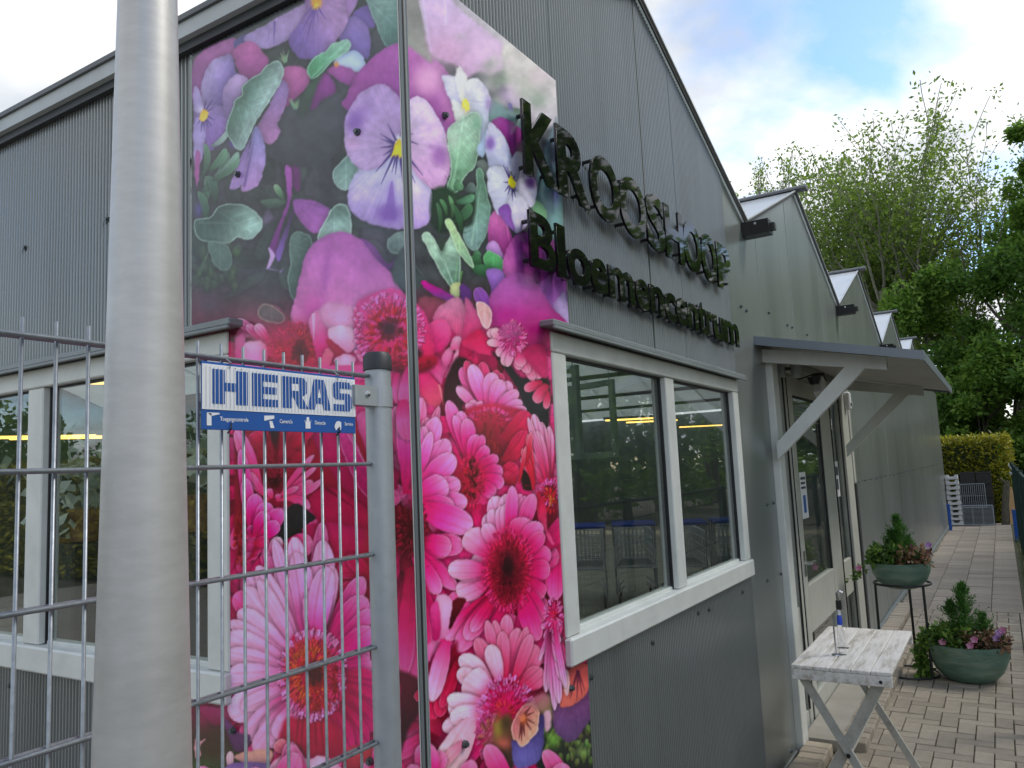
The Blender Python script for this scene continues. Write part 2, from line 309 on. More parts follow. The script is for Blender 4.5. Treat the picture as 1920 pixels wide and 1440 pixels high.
def petal(base, tip, w, cb, cm, ct, bend=0., shadow=.42, fat=.62, groove=.10, rim=.22, soft=.9, alpha=1., seed=None):
    """strap petal from base to tip, w half-width"""
    bx, by = base; tx, ty = tip
    L = np.hypot(tx-bx, ty-by)
    if L < 2: return
    w = w*1.14
    b = box(min(bx, tx)-w-abs(bend)*L, min(by, ty)-w-abs(bend)*L, max(bx, tx)+w+abs(bend)*L, max(by, ty)+w+abs(bend)*L, 8)
    if b is None: return
    ys, xs, X, Y = b
    ux, uy = (tx-bx)/L, (ty-by)/L
    u = ((X-bx)*ux+(Y-by)*uy)/L
    v = (-(X-bx)*uy+(Y-by)*ux)
    v = v-bend*L*4*u*(1-u)
    uc = np.clip(u, 0, 1)
    prof = np.where(uc < fat, .42+.58*np.sin(np.pi/2*np.clip(uc/fat, 0, 1)), np.sqrt(np.clip(1-((uc-fat)/(1-fat))**2.4, 0, 1)))
    hw = w*prof*(1+.16*(NZ[ys, xs]-.5))
    d = np.minimum(hw-np.abs(v), (1-u)*L*1.2)
    d = np.where(u < 0, u*L, d)
    if shadow: lay((ys, xs), np.clip(1+d/(w*.55+2), 0, 1)**2*(d < 0)*(u > .05)*shadow, CV[ys, xs]*.3)
    cb, cm, ct = col(cb), col(cm), col(ct)
    t = uc[..., None]
    C = np.where(t < .5, cb+(cm-cb)*(t/.5), cm+(ct-cm)*((t-.5)/.5))
    q = v/(w+1e-6)
    C = C*(1-groove*np.exp(-((np.abs(q)-.33)/.09)**2)*np.clip(uc*2, 0, 1))[..., None]
    C = C*(1+.10*q+.025*np.sin(q*17+bx)+.16*(NZ[ys, xs]-.5))[..., None]
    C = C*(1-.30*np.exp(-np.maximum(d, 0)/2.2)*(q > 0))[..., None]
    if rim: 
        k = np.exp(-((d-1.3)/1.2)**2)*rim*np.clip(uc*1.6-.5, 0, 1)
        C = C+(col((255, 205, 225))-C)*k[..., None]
    lay((ys, xs), np.clip(.5+d/(2*soft), 0, 1)*alpha, np.clip(C, 0, 1))
def glow(x, y, rx, ry, c, a=.6, p=2., rot=0.):
    R = max(rx, ry)*2.2
    b = box(x-R, y-R, x+R, y+R)
    if b is None: return
    ys, xs, X, Y = b
    cr, sr = np.cos(rot), np.sin(rot)
    U = ((X-x)*cr+(Y-y)*sr)/rx; V = (-(X-x)*sr+(Y-y)*cr)/ry
    lay((ys, xs), a*np.exp(-(U*U+V*V)**(p/2)), col(c))
def stroke(p0, p1, w, c, a=.85, taper=True, soft=.8):
    b = box(min(p0[0], p1[0]), min(p0[1], p1[1]), max(p0[0], p1[0]), max(p0[1], p1[1]), w+4)
    if b is None: return
    ys, xs, X, Y = b
    ex, ey = p1[0]-p0[0], p1[1]-p0[1]; L = np.hypot(ex, ey)+1e-6
    u = ((X-p0[0])*ex+(Y-p0[1])*ey)/L/L; v = np.abs(-(X-p0[0])*ey+(Y-p0[1])*ex)/L
    hw = w*(1-np.clip(u, 0, 1)*.85) if taper else w
    m = np.clip(.5+(hw-v)/(2*soft), 0, 1)*((u > 0) & (u < 1))
    lay((ys, xs), m*a, col(c))
def florets(cx, cy, rx, ry, n, r0, r1, cols, size=3.2, seed=1, rot=0., seg=(0, 6.283), dark=.5):
    r = np.random.RandomState(seed)
    for i in range(n):
        rr = r0+(r1-r0)*np.sqrt(r.rand()); th = seg[0]+(seg[1]-seg[0])*r.rand()
        dx, dy = np.cos(th)*rx*rr, np.sin(th)*ry*rr
        x = cx+dx*np.cos(rot)-dy*np.sin(rot); y = cy+dx*np.sin(rot)+dy*np.cos(rot)
        k = (rr-r0)/(r1-r0+1e-6); c = np.array(cols[min(len(cols)-1, int(k*len(cols)*.999))], float)
        c = c*(.72+.5*r.rand())
        s = size*(.6+.8*r.rand())
        a = np.arctan2(dy, dx)+rot
        ex, ey = np.cos(a)*s*1.6, np.sin(a)*s*1.6
        if dark: stroke((x-ex*.5+1, y-ey*.5+1), (x+ex+1, y+ey+1), s*.75, (70, 0, 25), dark, False)
        stroke((x-ex*.6, y-ey*.6), (x+ex, y+ey), s*.55, np.clip(c, 0, 255), .9, False)
def fan(c, rx, ry, tips, cb, cm, ct, **kw):
    """tips: (x, y, halfwidth); petals rooted on the ellipse round c"""
    for tp in tips:
        x, y, w = tp[:3]; bend = tp[3] if len(tp) > 3 else 0.
        dx, dy = (x-c[0])/rx, (y-c[1])/ry; l = np.hypot(dx, dy)+1e-6
        base = (c[0]+dx/l*rx, c[1]+dy/l*ry)
        j = 1+.10*(np.random.RandomState(int(x*7+y*3)).rand()-.5)
        petal(base, (x, y), w, np.array(cb)*j, np.array(cm)*j, np.array(ct)*j, bend=bend, **kw)
def F(k, c, rx, ry, tips, cb, cm, ct, **kw):
    ox, oy = CR[k]
    fan((ox+c[0]/4.8, oy+c[1]/4.8), rx/4.8, ry/4.8, [(ox+t[0]/4.8, oy+t[1]/4.8, t[2]/4.8)+tuple(t[3:]) for t in tips], cb, cm, ct, **kw)
def PT(k, b, t, w, cb, cm, ct, **kw):
    petal(Q(k, [b])[0], Q(k, [t])[0], w/4.8, cb, cm, ct, **kw)
def G(k, x, y, rx, ry, c, a=.6, **kw):
    p = Q(k, [(x, y)])[0]; glow(p[0], p[1], rx/4.8, ry/4.8, c, a, **kw)
def S(k, a, b, w, c, al=.85): 
    p, q = Q(k, [a, b]); stroke(p, q, w/4.8, c, al)
def A(k, pts, c0, c1=None, ax=None, **kw):
    if ax: ax = Q(k, ax)
    if kw.get('ctr'): kw['ctr'] = Q(k, [kw['ctr']])[0]
    poly(Q(k, pts), c0, c1, ax, **kw)
def whiskers(k, c, ends, w=9, cl=(52, 34, 100)):
    for e in ends:
        s = (c[0]+(e[0]-c[0])*.22, c[1]+(e[1]-c[1])*.22)
        S(k, s, e, w, cl, .85)
def paint():
    Y = (np.arange(MH)+MY0)[:, None]
    t = np.clip((Y-520)/150., 0, 1)[..., None]
    CV[:] = col((58, 61, 66))*(1-t)+col((112, 8, 38))*t
    CV[:] *= (.78+.5*(NZ-.5)*1.2+.22)[..., None]
    # under-layer of petals so that gaps never read as flat colour
    ctrs = [(733,617),(917,800),(877,907),(765,1000),(952,1072),(948,1317),(585,1265),(516,884),(562,667),(1030,920)]
    for i in range(760):
        r = np.random.RandomState(i+4000); x, y = 345+r.rand()*790, 640+r.rand()*960
        c = min(ctrs, key=lambda q: (q[0]-x)**2+(q[1]-y)**2); a = np.arctan2(y-c[1], x-c[0])+(r.rand()-.5)*.5; l = 60+70*r.rand(); k = .78+.30*r.rand()
        petal((x, y), (x+np.cos(a)*l, y+np.sin(a)*l), 13+9*r.rand(), np.array((176,4,70))*k, np.array((222,22,108))*k, np.array((240,96,160))*k, rim=.2, shadow=.35)
    # ------------- upper left: dark foliage
    for i in range(60):
        r = np.random.RandomState(i); x, y = 350+r.rand()*420, -150+r.rand()*740
        glow(x, y, 8+r.rand()*26, 8+r.rand()*26, [(48, 52, 56), (72, 84, 80), (60, 70, 66), (70, 62, 74)][i % 4], .45)
    for i in range(90):
        r = np.random.RandomState(i+6000); x, y = 350+r.rand()*420, -140+r.rand()*700; a = r.rand()*6.28; l = 30+60*r.rand(); g_ = .55+.5*r.rand()
        petal((x, y), (x+np.cos(a)*l, y+np.sin(a)*l), 8+14*r.rand(), np.array((52,62,60))*g_, np.array((70,88,80))*g_, np.array((82,100,90))*g_, rim=.05, soft=5., alpha=.55, shadow=.2)
    A(1, [(800,900),(1000,850),(1250,820),(1370,900),(1350,1250),(1200,1480),(900,1500),(700,1400),(720,1200)], (66,70,77), (58,62,68), tex=.12, shade=.1, shadow=.1)
    A(1, [(20,540),(380,340),(400,520),(220,560),(70,900),(20,1000)], (158,92,152), (128,66,132), shadow=0)
    A(1, [(380,370),(480,310),(520,380),(400,450)], (92,88,150), shadow=0)
    A(1, [(470,330),(700,200),(1040,20),(1025,120),(960,240),(880,350),(700,435),(600,425),(500,390)], (158,136,188), (172,142,194), ax=[(480,380),(1000,80)], streak=.03, ctr=(900,-200))
    S(1, (745,190), (735,400), 12, (104,78,150), .8); S(1, (690,250), (690,400), 7, (130,104,170), .5)
    A(1, [(1350,-100),(1510,-100),(1490,10),(1440,110),(1380,190),(1340,100)], (164,122,182), shadow=.2)
    A(1, [(1450,120),(1590,40),(1650,220),(1600,250),(1480,160)], (104,80,152), shadow=.2)
    A(1, [(1380,200),(1460,150),(1590,260),(1605,480),(1560,535),(1400,440),(1320,340)], (132,108,174), (112,92,162), streak=.03, ctr=(1350,100))
    A(1, [(1585,-60),(1920,-60),(1920,420),(1745,412),(1650,210),(1600,100)], (112,148,138), (66,104,94), ax=[(1640,60),(1900,300)], rim=(140,175,165))
    A(1, [(1000,-140),(1300,-140),(1392,120),(1375,250),(1290,375),(1150,510),(1050,533),(960,520),(885,430),(868,345),(960,220),(1020,80)], (172,132,184), (118,92,164), ax=[(1350,180),(930,420)], streak=.05, ctr=(1120,-20))
    for e in [(1200,170),(1140,200),(1080,300),(1010,430),(1050,180),(960,330),(990,160),(1210,180)]: S(1, (1115,40), e, 13, (92,66,146), .6)
    G(1, 1120, 20, 50, 55, (236,160,40), .95, p=4.)
    for e in [(1080,85),(1100,95),(1130,95),(1160,60)]: S(1, (1120,30), e, 10, (240,190,60), .9)
    A(1, [(1285,545),(1380,470),(1480,460),(1560,545),(1550,620),(1480,652),(1400,640),(1300,600)], (176,196,230), (196,214,240))
    A(1, [(1210,640),(1300,592),(1420,612),(1480,650),(1560,655),(1450,765),(1330,725)], (166,84,156), (140,66,140))
    G(1, 1300, 580, 22, 26, (228,140,60), .9, p=4.)
    A(1, [(1090,800),(1200,650),(1295,800),(1190,890),(1070,980)], (146,62,146), (110,44,112), soft=3.)
    # left pansy
    A(1, [(85,920),(105,690),(180,560),(280,500),(370,500),(400,640),(430,700),(330,980),(110,990)], (168,148,198), (120,96,170), ax=[(150,640),(400,760)], streak=.05, ctr=(100,1000))
    A(1, [(20,960),(100,950),(280,950),(335,1050),(315,1230),(210,1330),(120,1380),(20,1420)], (150,124,188), (128,88,168), streak=.05, ctr=(100,1000))
    A(1, [(20,1100),(100,1080),(120,1250),(90,1440),(20,1500)], (160,140,198), (176,160,210), shadow=.2)
    A(1, [(20,780),(70,850),(95,970),(20,1000)], (165,146,198), shadow=.2)
    G(1, 95, 990, 45, 35, (225,218,235), .8)
    whiskers(1, (100,1030), [(190,890),(130,890),(200,960),(210,1080),(180,1140),(150,1150),(110,1180),(80,1190),(50,1120)])
    A(1, [(70,1060),(95,990),(120,990),(140,1030),(115,1080),(90,1090)], (238,170,40), (226,186,70), shadow=0, shade=0)
    A(1, [(362,480),(420,400),(505,373),(575,400),(640,470),(698,545),(640,690),(520,725),(430,675),(380,560)], (172,92,150), (152,72,138), streak=.02, ctr=(520,800))
    A(1, [(272,900),(300,770),(350,700),(420,668),(510,720),(440,870),(390,950),(350,1050),(300,1035)], (186,156,204), (150,122,184), ax=[(380,700),(360,1030)], streak=.04, ctr=(420,1000))
    A(1, [(800,640),(860,598),(960,600),(1040,640),(1067,705),(1020,805),(900,915),(820,965),(770,800)], (182,98,154), (160,74,142), streak=.03, ctr=(760,960))
    A(1, [(790,725),(850,738),(872,830),(810,1040),(775,1115),(797,1180),(740,1275),(690,1297),(640,1265),(585,1140),(700,940)], (152,122,182), (186,128,184), streak=.04, ctr=(600,1120))
    A(2, [(560,-60),(635,20),(657,150),(652,320),(600,455),(480,523),(440,480),(485,260)], (156,150,212), (180,136,196), streak=.04, ctr=(580,-100))
    A(2, [(530,40),(430,240),(365,400),(343,502),(440,470),(495,300)], (140,116,176), (166,132,192), streak=.04, ctr=(560,-100))
    S(2, (470,480), (560,60), 14, (96,70,140), .6)
    # small leaves left
    r = np.random.RandomState(5)
    for (x, y, tx, ty, w, c) in [(60,720,130,380,36,(70,104,84)),(100,520,330,170,40,(92,130,108)),(170,420,420,170,44,(112,146,128)),(150,330,310,140,46,(86,126,100)),(90,400,120,90,34,(78,112,90)),(200,640,150,380,44,(62,90,74)),(180,420,430,230,30,(84,122,98)),(120,820,60,520,40,(66,98,78)),(170,120,330,-30,30,(150,176,168))]:
        PT(2, (x,y), (tx,ty), w*.8, np.array(c)*.65, np.array(c)*.95, np.array(c)*1.2, rim=.15, shadow=.35, bend=.10)
    G(2, 375, 90, 50, 45, (92,66,140), .9, p=4.); A(2, [(40,150),(80,200),(60,420),(40,480),(20,300)], (176,92,160), shadow=0)
    for (x, y) in [(60,690)]: G(2, x, y, 30, 60, (84,72,140), .8)
    A(1, [(740,548),(800,558),(829,640),(800,745),(700,905),(560,1135),(445,1350),(330,1245),(303,1160),(330,1060),(365,965),(378,900),(440,850),(450,780),(520,710),(570,680),(615,655),(680,580)], (78,112,98), (150,176,170), ax=[(430,900),(640,1010)], rim=(176,204,190), tex=.18, streak=.04, ctr=(400,1400))
    S(1, (430,1240), (800,600), 8, (150,178,166), .5)
    for i in range(26):
        rr = np.random.RandomState(i+80); x0, y0 = (840, 560) if i < 10 else (930, 980); a = -1.57+(rr.rand()-.5)*1.9
        S(1, (x0, y0), (x0+np.cos(a)*(60+60*rr.rand()), y0+np.sin(a)*(50+70*rr.rand())), 12, (96+40*rr.rand(),150,116), .75)
    A(1, [(980,880),(1100,700),(1200,620),(1120,800),(1040,1000),(960,1040)], (62,92,74), (50,70,62), soft=2)
    A(1, [(1035,635),(1080,540),(1200,460),(1250,400),(1310,380),(1400,352),(1432,400),(1400,465),(1270,545),(1180,650),(1080,722)], (74,150,102), (138,186,160), ax=[(1060,680),(1400,380)], rim=(170,214,190), tex=.15)
    S(1, (1080,690), (1400,400), 7, (150,196,172), .6)
    # middle left: round leaf, slim purple flower
    A(2, [(20,790),(160,750),(250,650),(420,633),(540,680),(622,760),(622,850),(560,942),(480,957),(410,935),(340,987),(220,982),(60,950)], (62,84,76), (142,172,160), ax=[(230,700),(560,900)], rim=(178,204,190), tex=.18)
    S(2, (60,1280), (190,960), 16, (104,130,120), .8); S(2, (60,800), (560,820), 9, (120,150,138), .3)
    for i in range(46):
        rr = np.random.RandomState(i+300); x, y = 30+rr.rand()*380, 1080+rr.rand()*360
        PT(2, (x,y), (x+(rr.rand()-.5)*70, y-70-60*rr.rand()), 16+14*rr.rand(), (42,58,50), (56+30*rr.rand(),78+30*rr.rand(),66), (84,112,86), rim=.05, shadow=.2, soft=4.5, alpha=.5)
    A(2, [(150,980),(300,1000),(360,1110),(340,1220),(250,1230),(180,1130)], (84,108,100), rim=(118,142,132), soft=2)
    A(2, [(890,300),(950,300),(975,400),(960,520),(905,470)], (100,40,100), shadow=.1, soft=3)
    A(2, [(835,310),(870,292),(897,360),(893,600),(805,850),(745,1095),(698,1030),(800,760),(852,600)], (172,86,176), (112,44,120))
    A(2, [(905,690),(900,780),(850,960),(790,1142),(755,1100),(820,900)], (70,48,84), (140,98,188), shadow=.2)
    A(2, [(915,598),(1130,620),(1240,700),(1150,882),(1050,872),(960,770),(930,700)], (156,88,168), (172,96,176), streak=.05, ctr=(900,600))
    A(2, [(690,1030),(745,1100),(712,1190),(668,1217),(700,1110)], (206,166,220), shadow=0)
    S(2, (680,1215), (790,1240), 8, (150,120,180), .8); S(2, (790,1255), (825,1215), 8, (150,120,180), .8)
    A(2, [(610,610),(700,590),(840,600),(800,660),(680,680)], (84,112,92), (60,80,70)); PT(2,(830,600),(745,460),26,(60,80,66),(92,130,96),(130,168,130))
    A(2, [(660,700),(700,680),(740,760),(690,800),(650,800)], (96,84,108), soft=3, shadow=0)
    A(2, [(900,910),(868,1020),(890,1160),(858,1300),(880,1460),(960,1460),(1080,1000),(980,880)], (98,124,114), (70,90,84), ax=[(880,1000),(1040,1050)], rim=(132,158,146))
    A(2, [(1130,960),(1190,800),(1270,660),(1350,632),(1412,680),(1432,800),(1420,930),(1300,980)], (112,146,134), (158,188,176), rim=(196,220,206), tex=.2)
    A(2, [(1510,950),(1620,1000),(1760,1170),(1825,1125),(1785,1235),(1700,1260),(1560,1080)], (122,66,144), (90,44,108))
    A(2, [(1790,930),(1900,870),(1960,900),(1960,1180),(1850,1190),(1860,1100),(1780,1070),(1753,1000)], (120,142,136), (76,94,92), rim=(140,160,152))
    # big dome, magenta above turning pink below
    A(3, [(700,520),(740,250),(800,0),(860,-150),(980,-270),(1120,-312),(1220,-300),(1330,-240),(1440,-100),(1600,60),(1700,230),(1800,380),(1500,700),(1100,760),(850,640)], (184,100,176), (212,120,180), ax=[(1200,-260),(1150,560)], tex=.08, streak=.02, ctr=(1200,900))
    G(3, 1010, 60, 40, 260, (150,70,150), .55, rot=.12); G(3, 1380, -50, 120, 200, (176,100,172), .4); G(3,900,420,120,160,(196,50,150),.6)
    # main pansy
    A(1, [(1385,980),(1400,850),(1500,650),(1690,465),(1880,368),(1970,372),(2060,430),(2200,540),(2330,690),(2400,880),(2420,1180),(2380,1250),(1900,1200)], (164,78,158), (138,62,140), ax=[(1600,560),(1800,1000)], streak=.02, ctr=(1860,1260))
    G(4, 300, 720, 150, 150, (226,164,206), .8, p=3.); G(4, 450, 900, 60, 120, (206,136,190), .5); G(4, 505, 1020, 45, 130, (170,96,160), .7, rot=-.3)  # first glow: bright cloud reflection on the panel, painted into the print
    A(2, [(1385,210),(1430,190),(1510,280),(1420,490),(1330,497),(1268,430),(1272,330),(1330,262)], (112,146,136), (150,182,172), rim=(180,206,196))
    A(2, [(1405,580),(1430,440),(1500,320),(1680,200),(1830,60),(1960,220),(2140,470),(2165,640),(2140,780),(2050,852),(1900,868),(1760,850),(1560,792),(1430,690)], (206,200,236), (174,146,206), ax=[(1850,300),(1800,840)], streak=.035, ctr=(1860,100))
    G(2, 1770, 720, 120, 90, (124,82,168), .9, p=3.); G(2, 1790, 560, 40, 120, (134,96,180), .7); S(2, (1780,780), (1800,430), 60, (124,84,170), .55)
    A(5, [(105,40),(100,-220),(170,-322),(260,-312),(350,-210),(440,-50),(490,120),(503,240),(500,350),(455,470),(400,517),(320,492),(200,380),(110,200)], (212,190,226), (206,158,208), ax=[(150,-200),(420,450)], streak=.035, ctr=(40,60))
    G(5, 405, 200, 75, 95, (146,92,164), .85, p=3.); G(5, 330, 120, 40, 30, (160,110,176), .5); G(5,330,-70,90,50,(190,160,210),.5)
    A(1, [(1368,1150),(1400,1020),(1500,860),(1600,790),(1680,763),(1760,778),(1850,860),(1892,960),(1895,1160),(1830,1290),(1780,1400),(1700,1500),(1540,1530),(1440,1450),(1380,1330)], (186,152,206), (196,164,212), ax=[(1700,800),(1560,1450)], streak=.05, ctr=(1870,1300))
    G(1, 1470, 1090, 80, 110, (128,86,168), .85, p=3., rot=.3); G(1, 1560, 1000, 70, 120, (150,112,184), .5, rot=.4); G(1, 1440, 1290, 60, 60, (206,150,190), .4)
    G(2, 1865, 60, 60, 45, (235,232,244), .9, p=3.)
    whiskers(2, (1860,110), [(1690,0),(1760,-90),(1700,50),(1690,130),(1720,200),(1650,350),(1700,460),(1800,350),(1830,370),(1900,450),(1930,440),(2010,450),(2080,380)], 13)
    whiskers(5, (60,40), [(170,0),(215,100),(145,240),(160,405),(120,-30)], 12)
    A(2, [(1800,200),(1815,110),(1865,50),(1905,110),(1920,190),(1890,215),(1850,190)], (246,196,20), (250,214,40), shadow=0, shade=.05)
    for e in [(1790,215),(1830,215),(1870,230),(1905,230),(1930,190)]: S(2, (1860,120), e, 22, (250,206,30), .9)
    # ------------- upper right
    A(4, [(60,-700),(1700,-700),(1700,1100),(1200,1100),(980,640),(700,640),(300,500),(60,300)], (150,140,160), (150,146,142), shadow=0, soft=6, sm=False, tex=.3)
    A(4, [(60,0),(240,-100),(260,200),(300,400),(330,560),(150,430),(60,372)], (104,104,100), (128,132,122), shadow=0, soft=4); G(4,170,150,70,110,(86,86,84),.6)
    A(4, [(220,-300),(420,-300),(520,0),(800,260),(1000,430),(985,600),(860,672),(760,640),(640,700),(560,600),(340,480),(270,250)], (182,156,204), (196,150,196), tex=.12, shadow=.1, shade=.08, soft=4)
    G(4, 470, 450, 160, 150, (196,140,184), .7); G(4, 590, 330, 60, 40, (150,140,150), .4); G(4, 880, 560, 120, 90, (206,160,206), .7); S(4,(240,0),(330,470),30,(196,176,214),.5); S(4,(460,230),(450,-50),16,(206,190,224),.5)
    A(4, [(970,430),(1040,400),(1300,500),(1500,640),(1500,1100),(1200,1100),(1040,900),(980,640)], (196,190,180), (186,176,186), shadow=0, soft=5, tex=.2)
    for i in range(40):
        rr = np.random.RandomState(i+500); x, y = 800+rr.rand()*600, 560+rr.rand()*420
        G(4, x, y, 25+50*rr.rand(), 25+50*rr.rand(), [(196,196,186),(120,140,112),(206,180,196),(104,110,104),(150,170,140)][i%5], .45, rot=rr.rand()*3)
    G(4, 1270, 690, 90, 90, (216,176,196), .6); G(4,1290,900,90,60,(112,140,116),.7); G(4, 960, 720, 90, 60, (104,136,96), .6); G(4, 1000, 860, 70, 90, (150,120,170), .7); G(4,860,740,50,60,(120,124,116),.7); G(4,1080,930,60,60,(176,150,190),.6)
    A(4, [(1020,930),(1060,950),(1080,1080),(1040,1040)], (92,84,160), shadow=0); A(4, [(1070,970),(1180,1010),(1160,1110),(1080,1080)], (72,104,84), shadow=.1)
    A(4, [(840,900),(1000,960),(1170,1080),(1170,1240),(1050,1200),(830,1190),(800,1000)], (112,146,146), (92,128,130), soft=4, shadow=0)
    A(4, [(1420,1150),(1470,1150),(1520,2300),(1240,2300),(1230,1900),(1300,1500)], (96,124,134), (90,120,116), shadow=0, soft=3)
    G(4,1440,1380,50,160,(70,80,130),.6); G(5,1440,560,40,90,(72,66,150),.8); G(5,1400,640,60,120,(110,140,160),.6); G(5,1290,520,50,130,(64,86,100),.7); A(5,[(1240,680),(1270,600),(1340,660),(1370,760),(1280,740)],(112,164,120)); G(5,1450,780,50,90,(120,170,170),.6)
    # white pansy high
    A(4, [(420,690),(545,690),(640,760),(620,950),(560,1000),(500,900)], (206,206,230), (190,190,226), soft=2)
    A(4, [(545,660),(565,608),(592,600),(645,680),(660,820),(640,930),(590,900)], (226,224,226), (232,232,220), soft=2, shadow=.15)
    A(4, [(640,760),(740,705),(830,790),(867,900),(845,1040),(840,1300),(760,1410),(730,1300),(740,1120),(640,980)], (226,226,238), (176,190,228), streak=.03, ctr=(635,930))
    G(4, 845, 930, 34, 70, (140,110,176), .8); G(4, 810, 800, 40, 60, (180,170,206), .6); S(4, (640,900), (800,920), 8, (150,140,190), .5)
    A(4, [(560,1130),(510,900),(600,940),(700,1040),(640,1130)], (222,224,224), (206,214,206), shadow=.1, soft=2)
    A(4, [(600,960),(612,900),(650,890),(680,960),(650,1005)], (244,214,60), shadow=0, shade=0); [S(4,(635,930),e,9,(240,216,90),.8) for e in [(600,1000),(640,1040),(680,1010)]]
    # sage leaf
    A(5, [(470,60),(490,-60),(570,-120),(700,-200),(770,-150),(775,0),(760,180),(720,300),(620,412),(580,520),(490,560),(470,470),(505,300)], (156,190,168), (104,152,118), ax=[(620,-150),(520,520)], rim=(180,206,190), tex=.22)
    S(5, (500,540), (640,-80), 18, (150,196,160), .5); S(5,(560,330),(740,150),8,(130,170,146),.5); G(5, 740, -90, 50, 70, (84,136,104), .6); G(5,520,60,60,90,(190,206,190),.5)
    # deep magenta petal and the small white pansy
    A(5, [(850,-60),(900,-130),(980,-140),(1100,-70),(1180,40),(1210,190),(1150,240),(1040,180),(1000,40),(900,-20)], (142,46,134), (122,30,112), tex=.06)
    A(5, [(740,260),(800,230),(850,300),(840,420),(780,350)], (118,130,126), (84,92,92)); A(5,[(770,210),(740,150),(790,40),(840,-40),(830,120),(800,220)],(176,200,232),shadow=.2)
    A(5, [(740,330),(790,350),(850,600),(862,710),(832,900),(740,1055),(650,1010),(615,880),(680,700),(728,520)], (92,132,108), (118,150,146), rim=(140,176,160), tex=.2)
    S(5, (690,1010), (775,470), 10, (150,186,164), .6)
    A(5, [(850,800),(900,700),(960,720),(1050,900),(1065,1000),(960,1110),(845,980)], (196,100,168), (150,44,130), streak=.04, ctr=(900,1150)); S(5,(1010,820),(1035,1000),8,(200,120,180),.6)
    A(5, [(827,1010),(880,968),(930,1000),(962,1060),(972,1120),(880,1100),(830,1060)], (196,146,210), (166,120,190))
    A(5, [(818,60),(850,-90),(905,-65),(990,40),(1050,190),(1062,330),(960,340),(860,320),(822,200)], (206,204,232), (190,196,230), streak=.03, ctr=(1050,440))
    G(5, 862, 90, 45, 65, (118,78,160), .9, p=3.); 
    A(5, [(1055,230),(1110,160),(1180,220),(1205,330),(1160,420),(1080,420),(1056,340)], (206,204,226), (176,170,200), streak=.03, ctr=(1050,440))
    A(5, [(1070,450),(1160,395),(1250,410),(1277,500),(1252,640),(1200,655),(1110,560)], (206,200,226), (212,206,232), streak=.03, ctr=(1050,440)); G(5, 1225, 440, 50, 55, (84,46,110), .92, p=3.)
    A(5, [(832,420),(855,312),(960,295),(1060,400),(1045,600),(940,730),(855,570)], (222,226,244), (206,206,236), streak=.03, ctr=(1050,440))
    A(5, [(1030,600),(1090,520),(1200,660),(1202,800),(1135,892),(1070,875),(1020,720)], (226,222,244), (206,196,232), streak=.03, ctr=(1050,440))
    A(5, [(935,690),(1000,640),(1032,660),(1062,800),(1082,882),(990,800)], (122,66,158), (150,96,180), shadow=.1)
    whiskers(5, (1055,440), [(975,285),(1000,330),(1090,360),(1110,420),(975,440),(990,525),(1015,560),(1060,610),(1100,520),(1090,580),(1010,300)], 10)
    A(5, [(1020,430),(1045,380),(1070,420),(1092,455),(1070,495),(1035,480)], (244,206,20), shadow=0, shade=0); G(5, 1040, 330, 20, 40, (240,240,250), .5)
    # stems and heart leaf
    A(5, [(340,520),(460,480),(600,560),(720,540),(700,800),(560,860),(420,900),(330,800)], (40,62,46), (34,44,40), soft=4, shadow=0)
    for (b_, t_, w, c) in [((470,740),(410,590),22,(84,142,92)),((520,760),(490,560),20,(100,156,104)),((400,900),(380,620),22,(60,104,70)),((560,620),(720,560),40,(92,150,112)),((540,500),(610,450),44,(98,156,112)),((540,800),(690,640),50,(64,112,76)),((640,520),(720,460),50,(96,118,112)),((600,900),(520,640),30,(52,98,62)),((690,1150),(760,1060),40,(70,128,84)),((740,1240),(700,1100),60,(46,96,58))]:
        PT(5, b_, t_, w*.85, np.array(c)*.6, np.array(c)*.9, np.array(c)*1.15, rim=.12, soft=2., alpha=.9, bend=.08)
    A(5, [(800,1110),(840,1060),(900,1080),(968,1135),(976,1210),(930,1235),(820,1190)], (92,172,108), (72,146,88), rim=(120,190,130))
    A(5, [(700,1200),(820,1180),(930,1235),(880,1290),(740,1270)], (60,120,76), (40,80,52)); A(5,[(20,1100),(150,1000),(200,1250),(300,1320),(120,1420),(-20,1300)],(66,76,78),shadow=.1,soft=3); S(5,(160,1160),(270,1300),6,(120,140,132),.5)
    A(5, [(245,935),(285,888),(350,930),(400,1040),(430,1055),(480,960),(540,880),(590,1000),(592,1340),(555,1470),(490,1375),(395,1230),(325,1090)], (158,190,168), (104,142,124), ax=[(330,950),(560,1400)], rim=(190,214,196), tex=.22); G(5, 425, 1010, 35, 70, (40,58,46), .9)
    S(5, (540,1400), (430,1090), 9, (176,206,186), .6); S(5,(540,1380),(575,1050),10,(120,170,120),.6)
    A(5, [(455,800),(485,760),(520,790),(590,920),(690,1110),(708,1212),(600,1110),(520,950)], (176,206,150), (128,168,138), rim=(196,220,190))
    A(6, [(500,170),(590,140),(575,270),(515,262)], (206,214,150), (176,190,140)); S(6,(600,40),(590,140),14,(96,150,80),.8)
    # ------------- purple to pink on the right panel
    A(5, [(985,1120),(1060,945),(1150,888),(1260,920),(1500,1000),(1520,1300),(1250,1340),(1000,1290)], (190,92,170), (120,40,122), ax=[(1000,1150),(1300,1000)], streak=.04, ctr=(1200,1500)); G(5,1150,1100,50,180,(110,36,120),.8); G(5,1350,1260,120,60,(96,30,104),.7); G(5,1370,1120,40,80,(120,60,140),.6)
    A(6, [(830,30),(970,40),(985,140),(880,260),(860,180)], (150,104,190), (128,72,168)); PT(6,(860,420),(735,190),55,(130,60,150),(128,62,160),(140,80,170))
